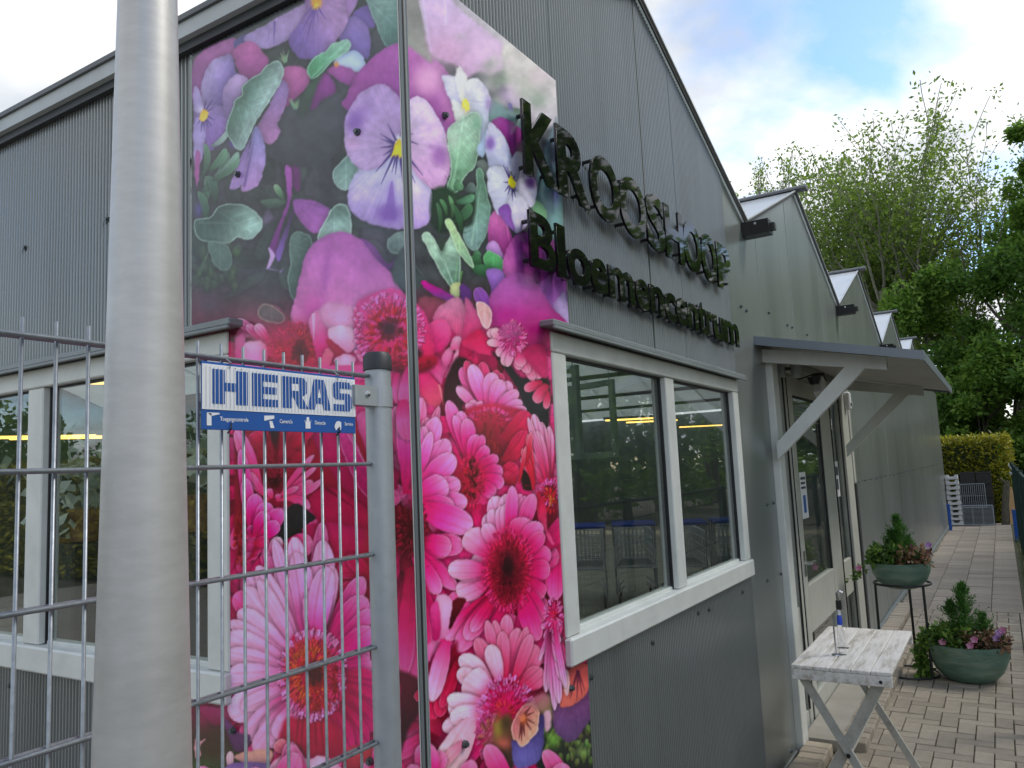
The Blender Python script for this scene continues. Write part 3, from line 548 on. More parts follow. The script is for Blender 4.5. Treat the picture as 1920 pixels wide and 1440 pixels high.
    A(6, [(1280,170),(1430,70),(1530,40),(1570,560),(1400,420),(1320,300)], (132,60,148), (176,136,200)); A(6,[(1470,270),(1540,240),(1570,520),(1430,370)],(186,160,214),shadow=0); G(6,1400,240,60,120,(130,56,146),.8)
    A(6, [(858,260),(960,130),(1080,55),(1210,85),(1330,220),(1420,360),(1545,500),(1560,580),(1340,560),(1350,1100),(1180,820),(960,760),(880,520),(862,400)], (172,82,166), (160,10,90), ax=[(1100,120),(1150,760)], tex=.07); G(6,1200,130,60,60,(190,120,184),.5); G(6, 1250, 620, 120, 160, (140,16,90), .6); G(6,1000,430,180,70,(176,20,130),.6)
    # gerbera high, across the corner
    A(6, [(260,270),(500,320),(380,470),(250,560),(190,400)], (132,66,84), (150,40,84), soft=3)
    A(6, [(240,150),(270,130),(380,180),(540,280),(500,320),(330,240)], (196,10,140), (120,50,140)); A(6,[(590,170),(650,170),(690,250),(650,320),(600,280)],(90,44,120)); 
    A(6, [(350,480),(400,360),(550,280),(620,330),(645,430),(600,660),(520,570)], (214,130,170), (226,70,130), streak=.05, ctr=(560,250), soft=2); A(6,[(640,280),(760,430),(800,500),(700,620),(600,680),(640,430)],(190,90,140),(226,50,120),soft=2)
    A(6, [(250,620),(300,520),(440,470),(505,580),(480,700),(380,775),(270,770)], (236,84,150), (230,20,116), ax=[(450,480),(290,740)], streak=.02, ctr=(250,780))
    A(6, [(250,780),(340,785),(430,850),(482,900),(440,1000),(420,1060),(330,960),(240,900)], (226,10,106), (240,90,160), ax=[(280,800),(460,980)], streak=.03, ctr=(230,790))
    A(6, [(200,860),(300,950),(400,1060),(440,1140),(400,1260),(340,1260),(230,1150)], (224,22,110), (226,70,110), ax=[(240,900),(400,1200)], streak=.03, ctr=(180,820)); S(6,(400,1060),(440,1250),10,(240,140,140),.7)
    A(6, [(420,830),(480,735),(515,745),(500,850),(460,900)], (236,130,180), (240,90,160)); A(6,[(450,980),(520,850),(560,730),(575,780),(520,900),(470,995)],(244,160,196),(236,100,160)); A(6,[(505,740),(520,650),(560,620),(600,650),(570,740)],(240,170,206),(236,90,150))
    A(6, [(600,690),(680,600),(780,570),(870,720),(860,800),(700,760)], (206,20,80), (236,40,110), soft=2)
    # G-right: flower seen from the side, right of centre
    A(6, [(440,1080),(560,820),(700,900),(640,1200),(560,1330),(470,1300)], (46,10,20), (60,6,22), shadow=0, soft=3)
    A(6, [(870,760),(1040,880),(1150,1000),(1380,1000),(1380,1460),(1240,1440),(1100,1100),(950,880)], (34,18,26), (24,16,24), shadow=0, soft=3)
    F(6, (1090,640), 70, 70, [(1310,1010,55),(1250,1030,40),(1200,960,45),(1120,930,42),(1140,900,50)], (170,10,70), (226,60,120), (240,150,180)); A(6,[(1150,760),(1300,700),(1360,760),(1370,1000),(1260,940)],(180,16,84),(206,40,104),soft=2)
    F(6, (1090,640), 60, 60, [(830,590,45),(860,680,45),(920,800,45),(980,890,48),(1010,900,30)], (226,60,130), (238,130,180), (246,180,200))
    A(6, [(735,350),(770,318),(840,350),(880,420),(870,500),(830,560),(775,490)], (216,160,160), (236,170,180), rim=(246,214,214)); F(6,(1000,700),20,20,[(880,560,40),(830,680,30)],(236,110,160),(240,150,180),(246,190,200))
    p = Q(6, [(1060,640)])[0]; glow(p[0], p[1], 26, 28, (176,30,110), .9, p=4); florets(p[0], p[1], 26, 30, 130, .1, 1., [(170,70,120),(206,60,130),(236,110,170)], 2.6, 3); A(6,[(945,560),(1000,510),(1090,505),(1150,580),(1120,640),(980,640)],(170,80,140),alpha=.55,shadow=0)
    for (t_, b_, w) in [((1165,1105),(1330,1040),40),((1260,1220),(1370,1060),50),((1360,1280),(1380,1120),30)]: PT(6, b_, t_, w, (176,10,60), (222,50,100), (240,130,160))
    # G2 tall fan
    p2 = (850,430)
    F(7, (850,330), 150, 150, [(600,100-250,60),(560,20,45)], (206,10,80), (240,70,150), (240,110,180))
    F(7, (850,330), 120, 130, [(640,-210,48),(790,-200,55),(920,-130,50),(960,-100,50)], (200,20,80), (232,50,130), (214,60,110))
    F(7, (850,300), 110, 90, [(690,-175,62),(1040,-20,60),(880,-105,66),(960,-40,60),(1080,90,60),(1110,60,50),(1150,160,45),(1190,230,45),(1210,290,40)], (226,20,110), (246,110,190), (246,160,206))
    F(7, (850,330), 150, 120, [(560,30,40),(680,150,35),(750,160,32),(640,180,30)], (216,20,100), (244,110,180), (248,170,210))
    p = Q(7, [p2])[0]; poly(Q(7, [(620,250),(760,190),(950,190),(1190,250),(1240,330),(1180,560),(960,730),(880,640),(720,420)]), (196,6,66), (110,6,36), shadow=.2, soft=3)
    florets(p[0], p[1]-22, 42, 22, 90, .2, 1., [(190,10,60),(214,20,80),(240,60,140)], 2.6, 5, seg=(3.1, 6.3)); glow(p[0]-2, p[1]+16, 22, 42, (110,14,26), .85)
    for i in range(70):
        rr = np.random.RandomState(i+40); x, y = 760+rr.rand()*220, 330+rr.rand()*380; S(7,(x,y),(x+(rr.rand()-.5)*40,y+60),8,[(150,24,34),(84,4,20),(120,10,30)][i%3],.7)
    for (b_, t_, w, bd) in [((980,500),(1215,260),85,.06),((990,700),(1200,430),80,.05),((960,840),(1110,740),70,0)]: PT(7, b_, t_, w, (150,4,44), (196,10,66), (214,30,90), bend=bd, rim=.15)
    A(7, [(940,800),(1050,800),(1110,840),(1080,900),(990,890)], (206,30,80), (150,10,40))
    # dark gap + side flower at frame
    A(7, [(1130,790),(1180,740),(1250,900),(1230,960),(1160,940)], (34,6,16), shadow=0, soft=2)
    F(7, (1390,950), 60, 80, [(1390,380,40),(1320,340,42),(1250,270,48),(1280,420,45),(1180,560,42),(1140,660,46),(1200,300,26)], (200,10,70), (240,90,150), (246,170,206), groove=.3)
    for (b_, t_, w) in [((1250,950),(1200,450),28),((1260,900),(1150,580),30),((1180,740),(1230,430),22),((1120,900),(1180,560),16)]: PT(7, b_, t_, w, (190,10,50), (226,20,60), (240,110,140), groove=.3)
    p = Q(7, [(1390,980)])[0]; florets(p[0], p[1], 22, 24, 70, .1, 1., [(226,90,40),(214,30,90),(226,90,170)], 2.8, 8); florets(p[0]+2, p[1]+16, 12, 22, 40, .0, 1., [(236,110,40),(200,20,40)], 2.6, 18)
    A(7, [(1290,960),(1360,1120),(1380,1300),(1430,1440),(1340,1340),(1270,1100)], (200,10,60), (236,70,130), shadow=.2)
    # G4
    F(7, (700,800), 120, 130, [(480,150,58),(590,245,60),(540,280,40),(650,310,60)], (226,6,96), (234,30,130), (246,140,200))
    F(7, (680,820), 100, 100, [(740,455,62),(795,460,44),(835,560,48),(870,680,52),(930,650,48),(975,780,60),(985,900,62),(900,1000,60)], (214,4,80), (232,20,120), (246,120,190))
    p = Q(7, [(660,900)])[0]; glow(p[0], p[1], 30, 46, (178,6,50), .9, p=4.); florets(p[0], p[1], 28, 46, 120, .1, 1., [(120,10,20),(190,10,50),(220,20,80)], 2.6, 9); florets(p[0]+8,p[1]-10,8,40,30,0,1,[(70,8,14)],2.6,19)
    # G3 large, left edge of the right panel
    A(7, [(60,200),(150,0),(215,80),(210,240),(90,290)], (214,70,140), (190,30,100)); 
    F(7, (160,1000), 60, 120, [(90,230,70),(240,120,62),(400,200,40),(300,300,60),(10,200,70)], (206,4,84), (232,60,130), (240,130,180), groove=.2)
    F(7, (130,1080), 90, 90, [(380,300,85),(270,380,60),(90,240,105,.05),(480,500,90),(330,430,45),(535,640,95),(590,880,90),(655,1060,85),(470,880,105),(540,1150,110),(700,1290,110)], (214,2,84), (238,50,150), (248,150,210), groove=.10, rim=.4)
    F(8, (120,180), 90, 90, [(620,210,90),(510,230,95),(470,560,90),(560,600,60),(400,640,70)], (222,0,96), (232,30,120), (244,120,180), groove=.06, rim=.4)
    G(7, 110, 1250, 130, 190, (72,2,20), .95, p=4.); G(8, 110, 150, 150, 160, (60,4,18), .9, p=4.); G(8,250,120,60,140,(110,8,28),.7)
    p = Q(8, [(150,60)])[0]; florets(p[0], p[1], 30, 56, 160, .0, 1., [(90,6,22),(120,10,34),(150,16,44)], 2.6, 12, dark=.7)
    # G5
    F(8, (1030,420), 190, 330, [(690,330,60),(560,640,90,-.03),(540,440,85),(640,90,105,.02),(480,420,80)], (222,20,110), (244,120,180), (248,180,216), groove=.10)
    F(8, (1030,400), 130, 200, [(830,60-140,75),(900,-240,85),(870,-120,60),(810,10,60),(1010,-260,75),(960,-150,60),(1000,-170,50)], (214,10,90), (246,110,180), (248,180,220), groove=.12)
    F(8, (1030,400), 130, 200, [(1130,-260,60),(1180,-240,50),(1250,-260,62),(1060,-330,50),(1190,20-60,110),(1310,0,80)], (206,4,74), (236,40,130), (246,130,190))
    F(8, (1050,430), 130, 200, [(1400,250,75),(1400,420,80),(1335,680,90),(1320,900,90),(1290,1060,80),(1340,90,60)], (216,4,90), (226,20,110), (240,100,160), groove=.08)
    F(8, (960,560), 90, 180, [(460,1050,70),(560,1160,80),(640,1050,75),(690,980,50)], (196,4,66), (226,20,100), (244,140,196), groove=.14)
    A(8, [(560,680),(640,700),(560,850),(490,960),(500,760)], (96,14,26), (60,6,18), shadow=0)
    p = Q(8, [(1020,430)])[0]; glow(p[0], p[1], 46, 78, (176,8,50), .9, p=5.); florets(p[0], p[1], 46, 78, 330, .35, 1., [(110,6,26),(150,14,40),(206,20,70),(232,40,110)], 3.0, 13); glow(p[0], p[1]+6, 27, 52, (78,4,20), .9, p=4.); florets(p[0], p[1]+10, 26, 50, 150, .1, 1., [(60,4,14),(110,10,26),(140,16,40)], 2.2, 14); glow(p[0], p[1]-8, 11, 22, (30,6,14), .9, p=3.)
    # low left of right panel
    F(8, (140,300), 100, 100, [(170,1150,80),(200,1240,60),(330,1080,70),(120,1000,80),(40,1100,70),(390,1050,60),(290,1260,75),(180,1420,90),(90,1380,70)], (150,2,50), (214,10,92), (240,80,150), groove=.07, rim=.35)
    A(8, [(370,700),(420,640),(510,690),(490,900),(440,1050),(350,1180),(270,1260),(300,1100),(400,1000)], (246,170,214), (238,100,170), shadow=.1); A(8,[(330,760),(390,720),(410,1000),(350,1060),(330,900)],(228,60,140),(200,20,100))
    PT(8, (440,1050), (340,1700), 60, (232,40,120), (244,120,190), (248,170,214), fat=.4)
    A(9, [(50,560),(230,660),(250,900),(120,1100),(50,1300),(50,700)], (96,4,36), (40,4,16), shadow=0, soft=4); A(9,[(280,560),(400,560),(560,300),(560,800),(460,1000),(300,1000)],(150,4,40),(130,4,34),soft=4); G(9,330,1150,110,260,(76,4,18),.85)
    for (b_,t_,w) in [((300,720),(190,830),50),((420,700),(330,1000),60),((470,560),(400,980),60),((600,420),(420,900),50)]: PT(9,b_,t_,w,(150,6,40),(190,10,60),(214,40,90))
    for i in range(10): S(9,(280,960+i*14),(420,1010+i*16),8,(226,40,90),.7)
    PT(9, (470,290), (330,840), 72, (226,30,110), (246,130,190), (246,180,214), fat=.5)
    # G6 pale flower low on the right panel
    F(9, (1000,860), 190, 230, [(1010,60,60),(900,110,45),(830,110,42),(1110,180,62),(1190,170,40)], (206,20,80), (232,70,130), (244,130,170), groove=.12)
    F(9, (1000,860), 180, 220, [(970,210,52),(740,270,62),(1270,330,95,.03),(1340,560,90),(1230,240,50)], (206,20,70), (232,80,130), (236,120,160), groove=.12)
    F(9, (1000,860), 190, 220, [(860,330,66),(590,430,80,.05),(570,560,75),(640,620,130),(480,900,100),(470,820,60),(430,1090,70),(500,1000,80)], (236,110,160), (248,172,206), (250,190,214), groove=.06, rim=.3)
    PT(9, (700,1010), (420,1480), 120, (240,150,180), (246,180,200), (236,190,196)); PT(9,(620,1200),(350,1480),50,(226,110,150),(240,150,170),(230,150,160))
    p = Q(9, [(1000,880)])[0]; glow(p[0], p[1]+10, 52, 56, (206,16,80), .95, p=5.); florets(p[0], p[1]+10, 54, 66, 360, .1, 1., [(226,40,60),(214,20,90),(236,70,150),(240,120,190)], 3.0, 15); florets(p[0]-30, p[1]+58, 26, 46, 160, 0, 1., [(190,60,100),(170,90,80),(226,80,150)], 2.8, 16)
    # pansies at the foot of the right panel
    A(9, [(880,1150),(1010,960),(1100,1120),(1060,1460),(860,1460)], (120,70,50), (60,46,40), soft=5, shadow=0); G(9, 930, 1080, 50, 120, (150,140,50), .8); G(9,980,1220,80,60,(206,96,84),.8); G(9,1000,1040,50,80,(60,50,30),.8); G(9,960,1330,70,60,(60,44,40),.8); G(9,840,1250,60,150,(150,70,80),.7)
    A(9, [(1340,800),(1790,600),(1800,1460),(1300,1460),(1330,1100)], (52,54,50), (30,34,32), shadow=0, soft=3)
    for i in range(60):
        rr = np.random.RandomState(i+700); x, y = 1340+rr.rand()*430, 1080+rr.rand()*360; PT(9,(x,y),(x+(rr.rand()-.5)*90,y-50-70*rr.rand()),10+14*rr.rand(),(30,44,24),(80+60*rr.rand(),120+50*rr.rand(),56),(130,170,80),alpha=.6,soft=2)
    G(9,1430,1180,60,90,(110,160,60),.7); G(9,1680,1290,50,50,(130,160,80),.7)
    A(9, [(1420,900),(1500,800),(1760,720),(1790,900),(1740,1040),(1590,1210),(1480,1150),(1430,1060)], (122,64,120), (96,64,112), streak=.07, ctr=(1620,700))
    A(9, [(1480,860),(1560,560),(1730,500),(1760,640),(1730,780),(1650,850),(1560,890)], (206,80,80), (236,110,96), streak=.05, ctr=(1650,500))
    for e in [(1580,820),(1640,840),(1690,800),(1600,700),(1710,740)]: S(9,(1650,560),e,12,(80,24,50),.7)
    A(9, [(1490,580),(1560,560),(1575,700),(1550,790),(1500,660)], (246,190,200)); A(9,[(1290,860),(1400,780),(1420,1000),(1350,980)],(150,120,90),(120,104,70),soft=4,shadow=0); A(9,[(1340,960),(1400,930),(1410,1060),(1360,1110)],(226,170,190),soft=2,shadow=.1)
    F(9, (1420,100), 40, 70, [(1330,420,18),(1350,280,22),(1300,480,16),(1320,180,22),(1370,560,30),(1360,760,32),(1410,780,34),(1440,920,34),(1480,860,36),(1500,650,34),(1480,500,36),(1470,330,34),(1540,720,26)], (222,20,100), (240,100,180), (246,180,220), groove=.3)
    p = Q(9, [(1430,60)])[0]; florets(p[0], p[1], 16, 32, 90, 0, 1., [(206,20,60),(226,40,110),(240,110,180)], 2.6, 17)
    A(9, [(1050,1200),(1110,1180),(1320,960),(1345,1100),(1320,1340),(1230,1420),(1090,1430)], (70,54,120), (104,96,170), streak=.05, ctr=(1180,900), shadow=.2)
    A(9, [(1060,1170),(1060,1020),(1150,880),(1230,860),(1300,920),(1290,1090),(1240,1170),(1150,1245),(1100,1200)], (232,120,130), (238,170,140), ax=[(1100,960),(1280,1080)], streak=.03, ctr=(1150,980), rim=(250,200,180))
    whiskers(9, (1150,980), [(1120,1180),(1170,1160),(1230,1100),(1260,1040),(1255,940),(1230,880),(1140,1200)], 16, (90,36,40)); G(9,1160,1000,36,50,(236,120,50),.7)
    A(9, [(1160,880),(1280,780),(1360,760),(1400,860),(1310,930),(1230,880)], (206,120,140), (160,110,100), soft=4, shadow=0, alpha=.8)
    # ------------- left panel, pink half
    A(3, [(210,330),(330,260),(640,400),(720,520),(900,640),(600,700),(250,640)], (84,64,72), (150,40,76), soft=6, shadow=0)
    A(3, [(400,400),(440,340),(520,350),(640,440),(600,520),(430,470)], (96,82,84), rim=(190,160,140), soft=2, shadow=.1)
    A(3, [(195,620),(260,540),(420,560),(520,640),(460,700),(300,640),(200,760)], (206,110,150), (190,60,110), soft=2)
    for (b_,t_,w) in [((430,620),(210,480),40),((420,640),(300,520),36),((500,660),(380,520),40)]: PT(3,b_,t_,w,(206,30,100),(226,90,150),(236,170,200),groove=.25)
    A(3, [(200,880),(200,660),(260,600),(300,700),(270,900)], (232,110,170), (214,40,120)); A(3, [(270,830),(280,700),(330,665),(440,680),(480,760),(450,900),(280,900)], (244,170,210), (238,110,180), soft=2)
    p = Q(3, [(760,740)])[0]; glow(p[0], p[1], 62, 46, (176,16,50), .92, p=4.); glow(p[0]+8, p[1]-28, 40, 22, (150,30,60), .8); florets(p[0], p[1]-4, 52, 44, 240, .3, 1., [(160,30,34),(190,30,50),(206,30,80)], 2.2, 21); glow(p[0]+5, p[1]+4, 13, 20, (70,14,22), .95, p=4.); florets(p[0]+4,p[1]+6,14,22,60,.4,1.,[(110,20,26)],2.2,22)
    G(3, 620, 620, 120, 70, (170,40,90), .5)
    # pale petals under the dome
    A(3, [(860,480),(920,400),(1020,420),(1050,560),(1030,760),(950,860),(900,700),(870,560)], (240,130,190), (216,20,110), ax=[(880,480),(1020,760)], streak=.04, ctr=(1000,350))
    S(3,(900,420),(905,660),16,(250,190,220),.6); A(3, [(960,400),(1060,320),(1280,380),(1300,560),(1040,560)], (226,150,196), (236,150,196), soft=3, shadow=0)
    A(3, [(1030,560),(1120,535),(1270,560),(1280,680),(1240,780),(1150,740),(1050,650)], (248,190,220), (244,140,190)); A(3,[(1020,680),(1060,660),(1200,780),(1100,800)],(170,20,60),shadow=0)
    A(3, [(960,880),(1010,740),(1080,780),(1060,860),(980,940)], (226,100,130), (220,60,120)); A(3, [(1090,830),(1180,785),(1280,810),(1260,880),(1180,905),(1110,880)], (246,160,200)); A(3,[(1260,760),(1320,740),(1370,800),(1330,850)],(240,130,180)); A(3,[(940,900),(1400,900),(1400,1010),(940,980)],(222,70,140),shadow=0)
    p = Q(3, [(1590,560)])[0]
    A(3, [(1270,620),(1280,350),(1420,240),(1640,200),(1780,300),(1900,420),(1990,700),(1960,860),(1800,960),(1560,960),(1380,860)], (222,70,150), (206,20,80), soft=3); florets(p[0], p[1]+6, 64, 72, 620, .30, 1., [(170,16,30),(206,24,44),(222,50,90),(232,70,140),(240,110,180)], 3.1, 31); glow(p[0]-2, p[1], 17, 18, (58,16,22), .95, p=4.); florets(p[0],p[1],20,20,60,.6,1.,[(110,16,24)],2.4,32)
    for i in range(9): PT(3,(1300+i*4,420+i*44),(1265+(i%2)*40,360+i*50),16,(206,20,90),(236,90,160),(246,150,200))
    A(3, [(1600,850),(1980,800),(1990,900),(1850,960),(1640,950)], (176,4,50), (96,4,30), soft=4, shadow=0); florets(Q(3,[(1780,860)])[0][0],Q(3,[(1780,860)])[0][1],34,14,60,0,1,[(206,10,60),(150,6,40)],2.8,33); G(6,215,780,40,45,(46,10,18),.9,p=3.)
    for (b_,t_,w) in [((1640,960),(1700,1250),60),((1760,900),(1740,1300),70),((1380,1100),(1340,1440),70),((1700,1200),(1760,1560),80)]: PT(3,b_,t_,w,(206,20,100),(232,90,160),(226,80,140),rim=.3)
    A(3, [(1300,1110),(1400,1110),(1400,1460),(1300,1460)], (206,60,130), (196,30,90), shadow=0)
    # G9 dark cup flower behind the mesh
    A(10, [(380,0),(1650,0),(1650,900),(1300,700),(900,800),(600,900),(380,1100)], (170,14,50), (130,10,44), shadow=0, soft=2, sm=False)
    A(10, [(1050,100),(1300,60),(1600,500),(1640,900),(1500,800),(1250,500)], (176,14,84), (150,8,60)); A(10,[(1280,60),(1420,130),(1620,560),(1640,760),(1450,560)],(206,50,130),(160,10,80),rim=(220,130,170)); S(10,(1400,160),(1640,560),10,(226,150,180),.5); A(10,[(1480,0),(1660,0),(1660,500),(1560,300)],(216,90,150),(170,20,90))
    A(10, [(1060,740),(1250,640),(1600,880),(1640,1300),(1300,1200),(1100,900)], (178,12,70), (160,10,60)); A(10,[(980,1060),(1100,960),(1400,980),(1640,1060),(1640,1320),(1200,1300),(1040,1200)],(186,20,84),(170,10,60)); S(10,(1200,650),(1500,850),16,(90,4,30),.7)
    F(10, (760,420), 150, 220, [(620,40,80),(540,150,90),(900,60,70),(1000,140,90),(1100,60,60),(700,0,60)], (150,8,40), (184,14,60), (206,30,90)); A(10,[(690,140),(770,130),(785,260),(750,300)],(34,22,26),shadow=0)
    G(10, 750, 440, 150, 200, (104,6,30), .9, p=3.); G(10, 740, 580, 80, 90, (46,2,14), .95, p=3.)
    for i in range(60):
        rr = np.random.RandomState(i+900); a = rr.rand()*3.14; S(10,(760+np.cos(a)*90*rr.rand(),560-200*rr.rand()),(760+np.cos(a)*220,540-np.sin(a)*420),9,[(120,10,34),(170,20,60),(90,4,24)][i%3],.5)
    for (b_,t_,w,bd) in [((640,700),(400,250),40,.04),((650,650),(440,440),36,.02),((620,660),(400,120),60,.0),((800,720),(1100,350),26,-.03),((820,740),(1120,460),24,-.03),((840,700),(1090,590),42,.05),((760,760),(1180,570),30,.08),((850,740),(1060,830),40,-.12),((780,720),(960,640),24,0),((700,740),(530,580),34,0),((690,760),(520,500),26,.0),((720,740),(690,650),26,0),((780,760),(770,700),24,0)]: PT(10,b_,t_,w,(226,50,100),(240,60,130),(244,130,180),bend=bd,groove=.2)
    A(10, [(860,830),(960,790),(1050,860),(1120,920),(1000,1000),(980,1080),(880,1110),(800,1150),(730,1100),(780,960)], (40,34,38), (28,26,30), shadow=0)
    F(10, (560,1150), 50, 60, [(440,300,50),(480,560,55),(570,700,72),(560,980,60),(690,780,75),(815,840,70),(660,860,60),(780,960,60),(640,1200,50)], (206,6,80), (226,10,120), (246,110,180), rim=.35)
    F(10, (470,1180), 90, 120, [(650,1160,60),(600,1250,60),(690,1120,50),(540,1300,60)], (150,8,40), (206,20,90), (226,50,130)); G(10,430,1080,50,250,(120,16,24),.8)
    florets(*Q(10,[(430,1100)])[0], 12, 50, 70, 0, 1., [(150,20,20),(110,8,20),(170,30,40)], 2.6, 35)
    PT(10, (820,1200), (1090,1140), 95, (196,6,70), (226,30,110), (244,130,180)); PT(10,(700,1270),(790,1090),50,(226,40,110),(240,130,180),(250,200,220))
    A(10, [(1100,1330),(1040,1300),(1050,1400),(1000,1440),(1040,1480),(1110,1400)], (36,20,28), shadow=0)
    A(10, [(1200,1250),(1640,1250),(1640,1700),(1250,1700),(1150,1400)], (170,8,60), (150,6,44), shadow=0, soft=3)
    for (b_,t_,w) in [((1640,1400),(1300,1380),70),((1640,1600),(1330,1560),80),((1660,1500),(1400,1250),60)]: PT(10,b_,t_,w,(120,6,34),(176,10,66),(196,20,84),groove=.1)
    G(10,1600,1200,60,320,(130,40,30),.5)
    # G8 the large open flower
    c8 = (1080,600)
    F(12, c8, 260, 330, [(770,-590,55),(650,-540,45),(1170,-770,70),(700,-470,60)], (190,8,80), (206,50,120), (220,100,160))
    F(12, c8, 260, 330, [(490,-320,75),(780,-400,80),(920,-640,85),(740,-620,55),(1180,-610,95,.03),(1260,-380,80)], (226,60,130), (246,140,200), (248,170,214), groove=.14)
    F(12, c8, 260, 330, [(1540,-280,85),(1560,-100,110),(1620,20,70),(1590,380,110),(1620,500,90),(1640,200,100)], (196,4,90), (222,20,120), (244,130,190), groove=.08, rim=.35)
    F(12, c8, 250, 320, [(590,-380,80),(480,-190,85),(600,-250,60),(420,20,95),(340,120,70),(300,250,105),(300,420,95),(290,640,120),(330,960,130),(440,900,70)], (240,110,180), (248,160,208), (248,176,216), groove=.10, rim=.2)
    F(12, c8, 250, 320, [(940,-500,92,.02),(1130,-180,110),(1220,-370,95,-.03)], (222,20,120), (246,130,200), (248,170,214), groove=.16)
    F(12, c8, 260, 320, [(1640,700,120),(1640,900,120),(1640,1100,120),(1560,1250,110),(1400,1300,110),(1200,1320,110),(1050,1330,90)], (170,4,56), (214,8,92), (226,30,120), groove=.2, rim=.1)
    F(12, c8, 260, 320, [(500,1180,110),(640,1240,120),(560,1290,80),(760,1180,90)], (226,50,130), (246,150,204), (244,160,206), groove=.10)
    A(12, [(840,1000),(1000,1000),(1300,1040),(1340,1330),(1000,1330),(780,1290)], (186,14,60), (150,16,50), shadow=.1, soft=4); [S(12,(x,1000),(x+(x-1080)*.3,1320),14,(120,14,30),.6) for x in (1000,1060,1110,1160,960)]
    p = Q(12, [c8])[0]; poly([(p[0]+60*np.cos(t)*(1+.06*np.cos(9*t)), p[1]-2+82*np.sin(t)*(1+.05*np.sin(11*t))) for t in np.linspace(0, 6.28, 30)[:-1]], (196,8,70), (176,8,50), soft=2, shadow=.4)
    florets(p[0], p[1], 62, 84, 520, .55, 1., [(206,30,40),(222,40,80),(236,90,160),(244,130,190)], 3.6, 41); florets(p[0]-6, p[1]-4, 44, 62, 420, .2, 1., [(170,30,20),(222,70,30),(232,90,40),(214,50,60)], 3.0, 42); glow(p[0]+6, p[1]+2, 17, 24, (58,18,18), .97, p=5.); florets(p[0]+16, p[1]+30, 30, 40, 160, .0, 1., [(176,16,30),(190,30,30)], 2.6, 43); florets(p[0]+44, p[1]+10, 14, 60, 80, 0, 1., [(150,10,30),(206,30,90)], 3., 44)
    glow(p[0]+4, p[1]-4, 15, 24, (60,20,18), .9, p=5.)
    # foot of the left panel
    A(12, [(20,880),(240,880),(330,1000),(400,1200),(440,1460),(0,1460),(0,900)], (92,40,48), (52,60,34), shadow=.2, soft=3); A(12,[(40,900),(130,880),(300,920),(330,1020),(200,1060),(140,1000)],(176,50,110),(130,30,70)); G(12,100,980,70,90,(150,30,80),.7); G(12,200,1250,120,160,(60,42,24),.8); G(12,60,1420,140,60,(60,84,34),.7)
    A(12, [(300,1000),(420,1120),(520,1150),(500,1260),(400,1290),(330,1180)], (110,56,110), (84,44,80)); PT(12,(340,1460),(345,1290),30,(190,130,150),(226,170,186),(236,190,196)); A(12,[(30,1160),(60,1200),(120,1180),(70,1240),(75,1330),(30,1350)],(232,160,170))
    A(12, [(380,1350),(450,1300),(620,1280),(720,1290),(690,1400),(520,1400)], (226,160,140), (206,140,140)); A(12,[(300,1460),(400,1390),(700,1400),(660,1470)],(120,84,150),(150,110,170)); PT(12,(860,1300),(760,1200),60,(170,30,60),(206,80,110),(226,130,140))
    A(12, [(680,1480),(740,1380),(900,1300),(1060,1360),(1150,1330),(1290,1390),(1370,1500),(1300,1700),(700,1700)], (246,170,200), (240,140,180), streak=.03, ctr=(1000,1800)); A(12,[(1380,1280),(1640,1240),(1640,1500),(1400,1500)],(196,60,70),(150,30,50),soft=5,shadow=0)
    # below the picture edge: more petals
    for i in range(60):
        rr = np.random.RandomState(i+1500); x, y = 350+rr.rand()*780, 1480+rr.rand()*200; petal((x, y), (x+(rr.rand()-.5)*120, y-70-40*rr.rand()), 14+8*rr.rand(), (170,6,60), (226,40,120), (244,130,180))
    glow(960, 20, 260, 130, (206,202,212), .30); glow(1010, 130, 110, 90, (216,212,210), .30)  # pale wash painted in for the sky sheen, upper right panel
    # fine print grain
    CV[:] = np.clip(CV*(1+.08*(NF-.5)+.03*(NZ-.5))[..., None], 0, 1)
    return CV
# ================================================================== SETTING
BAY, ZV, ZP, XEND = 3.2, 3.14, 3.79, 20.0
def gable(x):                                            # height of the gable outline above x
    t = (x % BAY)/BAY if x < XEND else 0
    return ZV+(ZP-ZV)*(1-abs(2*t-1)) if 0 <= x <= 6*BAY+.01 else ZV
def sheet(name, pts, M, z=0., kind='structure'):
    o = MB().add(pts, [tuple(range(len(pts)))]).build(name, M); o['kind'] = kind; return o
o = MB().add([(-300,-300,-.06),(300,-300,-.06),(300,300,-.06),(-300,300,-.06)], [(0,1,2,3)]).build('ground', 'soil'); o['kind'] = 'structure'
forecourt = MB().add([(-14,-1.36,-.05),(0-.02,-1.36,-.05),(-.02,14,-.05),(-14,14,-.05)], [(0,1,2,3)]).build('forecourt', 'concrete'); forecourt['kind'] = 'structure'
path = MB().box((-1.2,-1.30,-.055),(20.6,-.005,-.022)).build('path', 'joint_sand'); path['kind'] = 'structure'
floor_in = MB().add([(.08,.08,.0),(19.9,.08,.0),(19.9,12,.0),(.08,12,.0)], [(0,1,2,3)]).build('shop_floor', 'shop_floor'); floor_in['kind'] = 'structure'
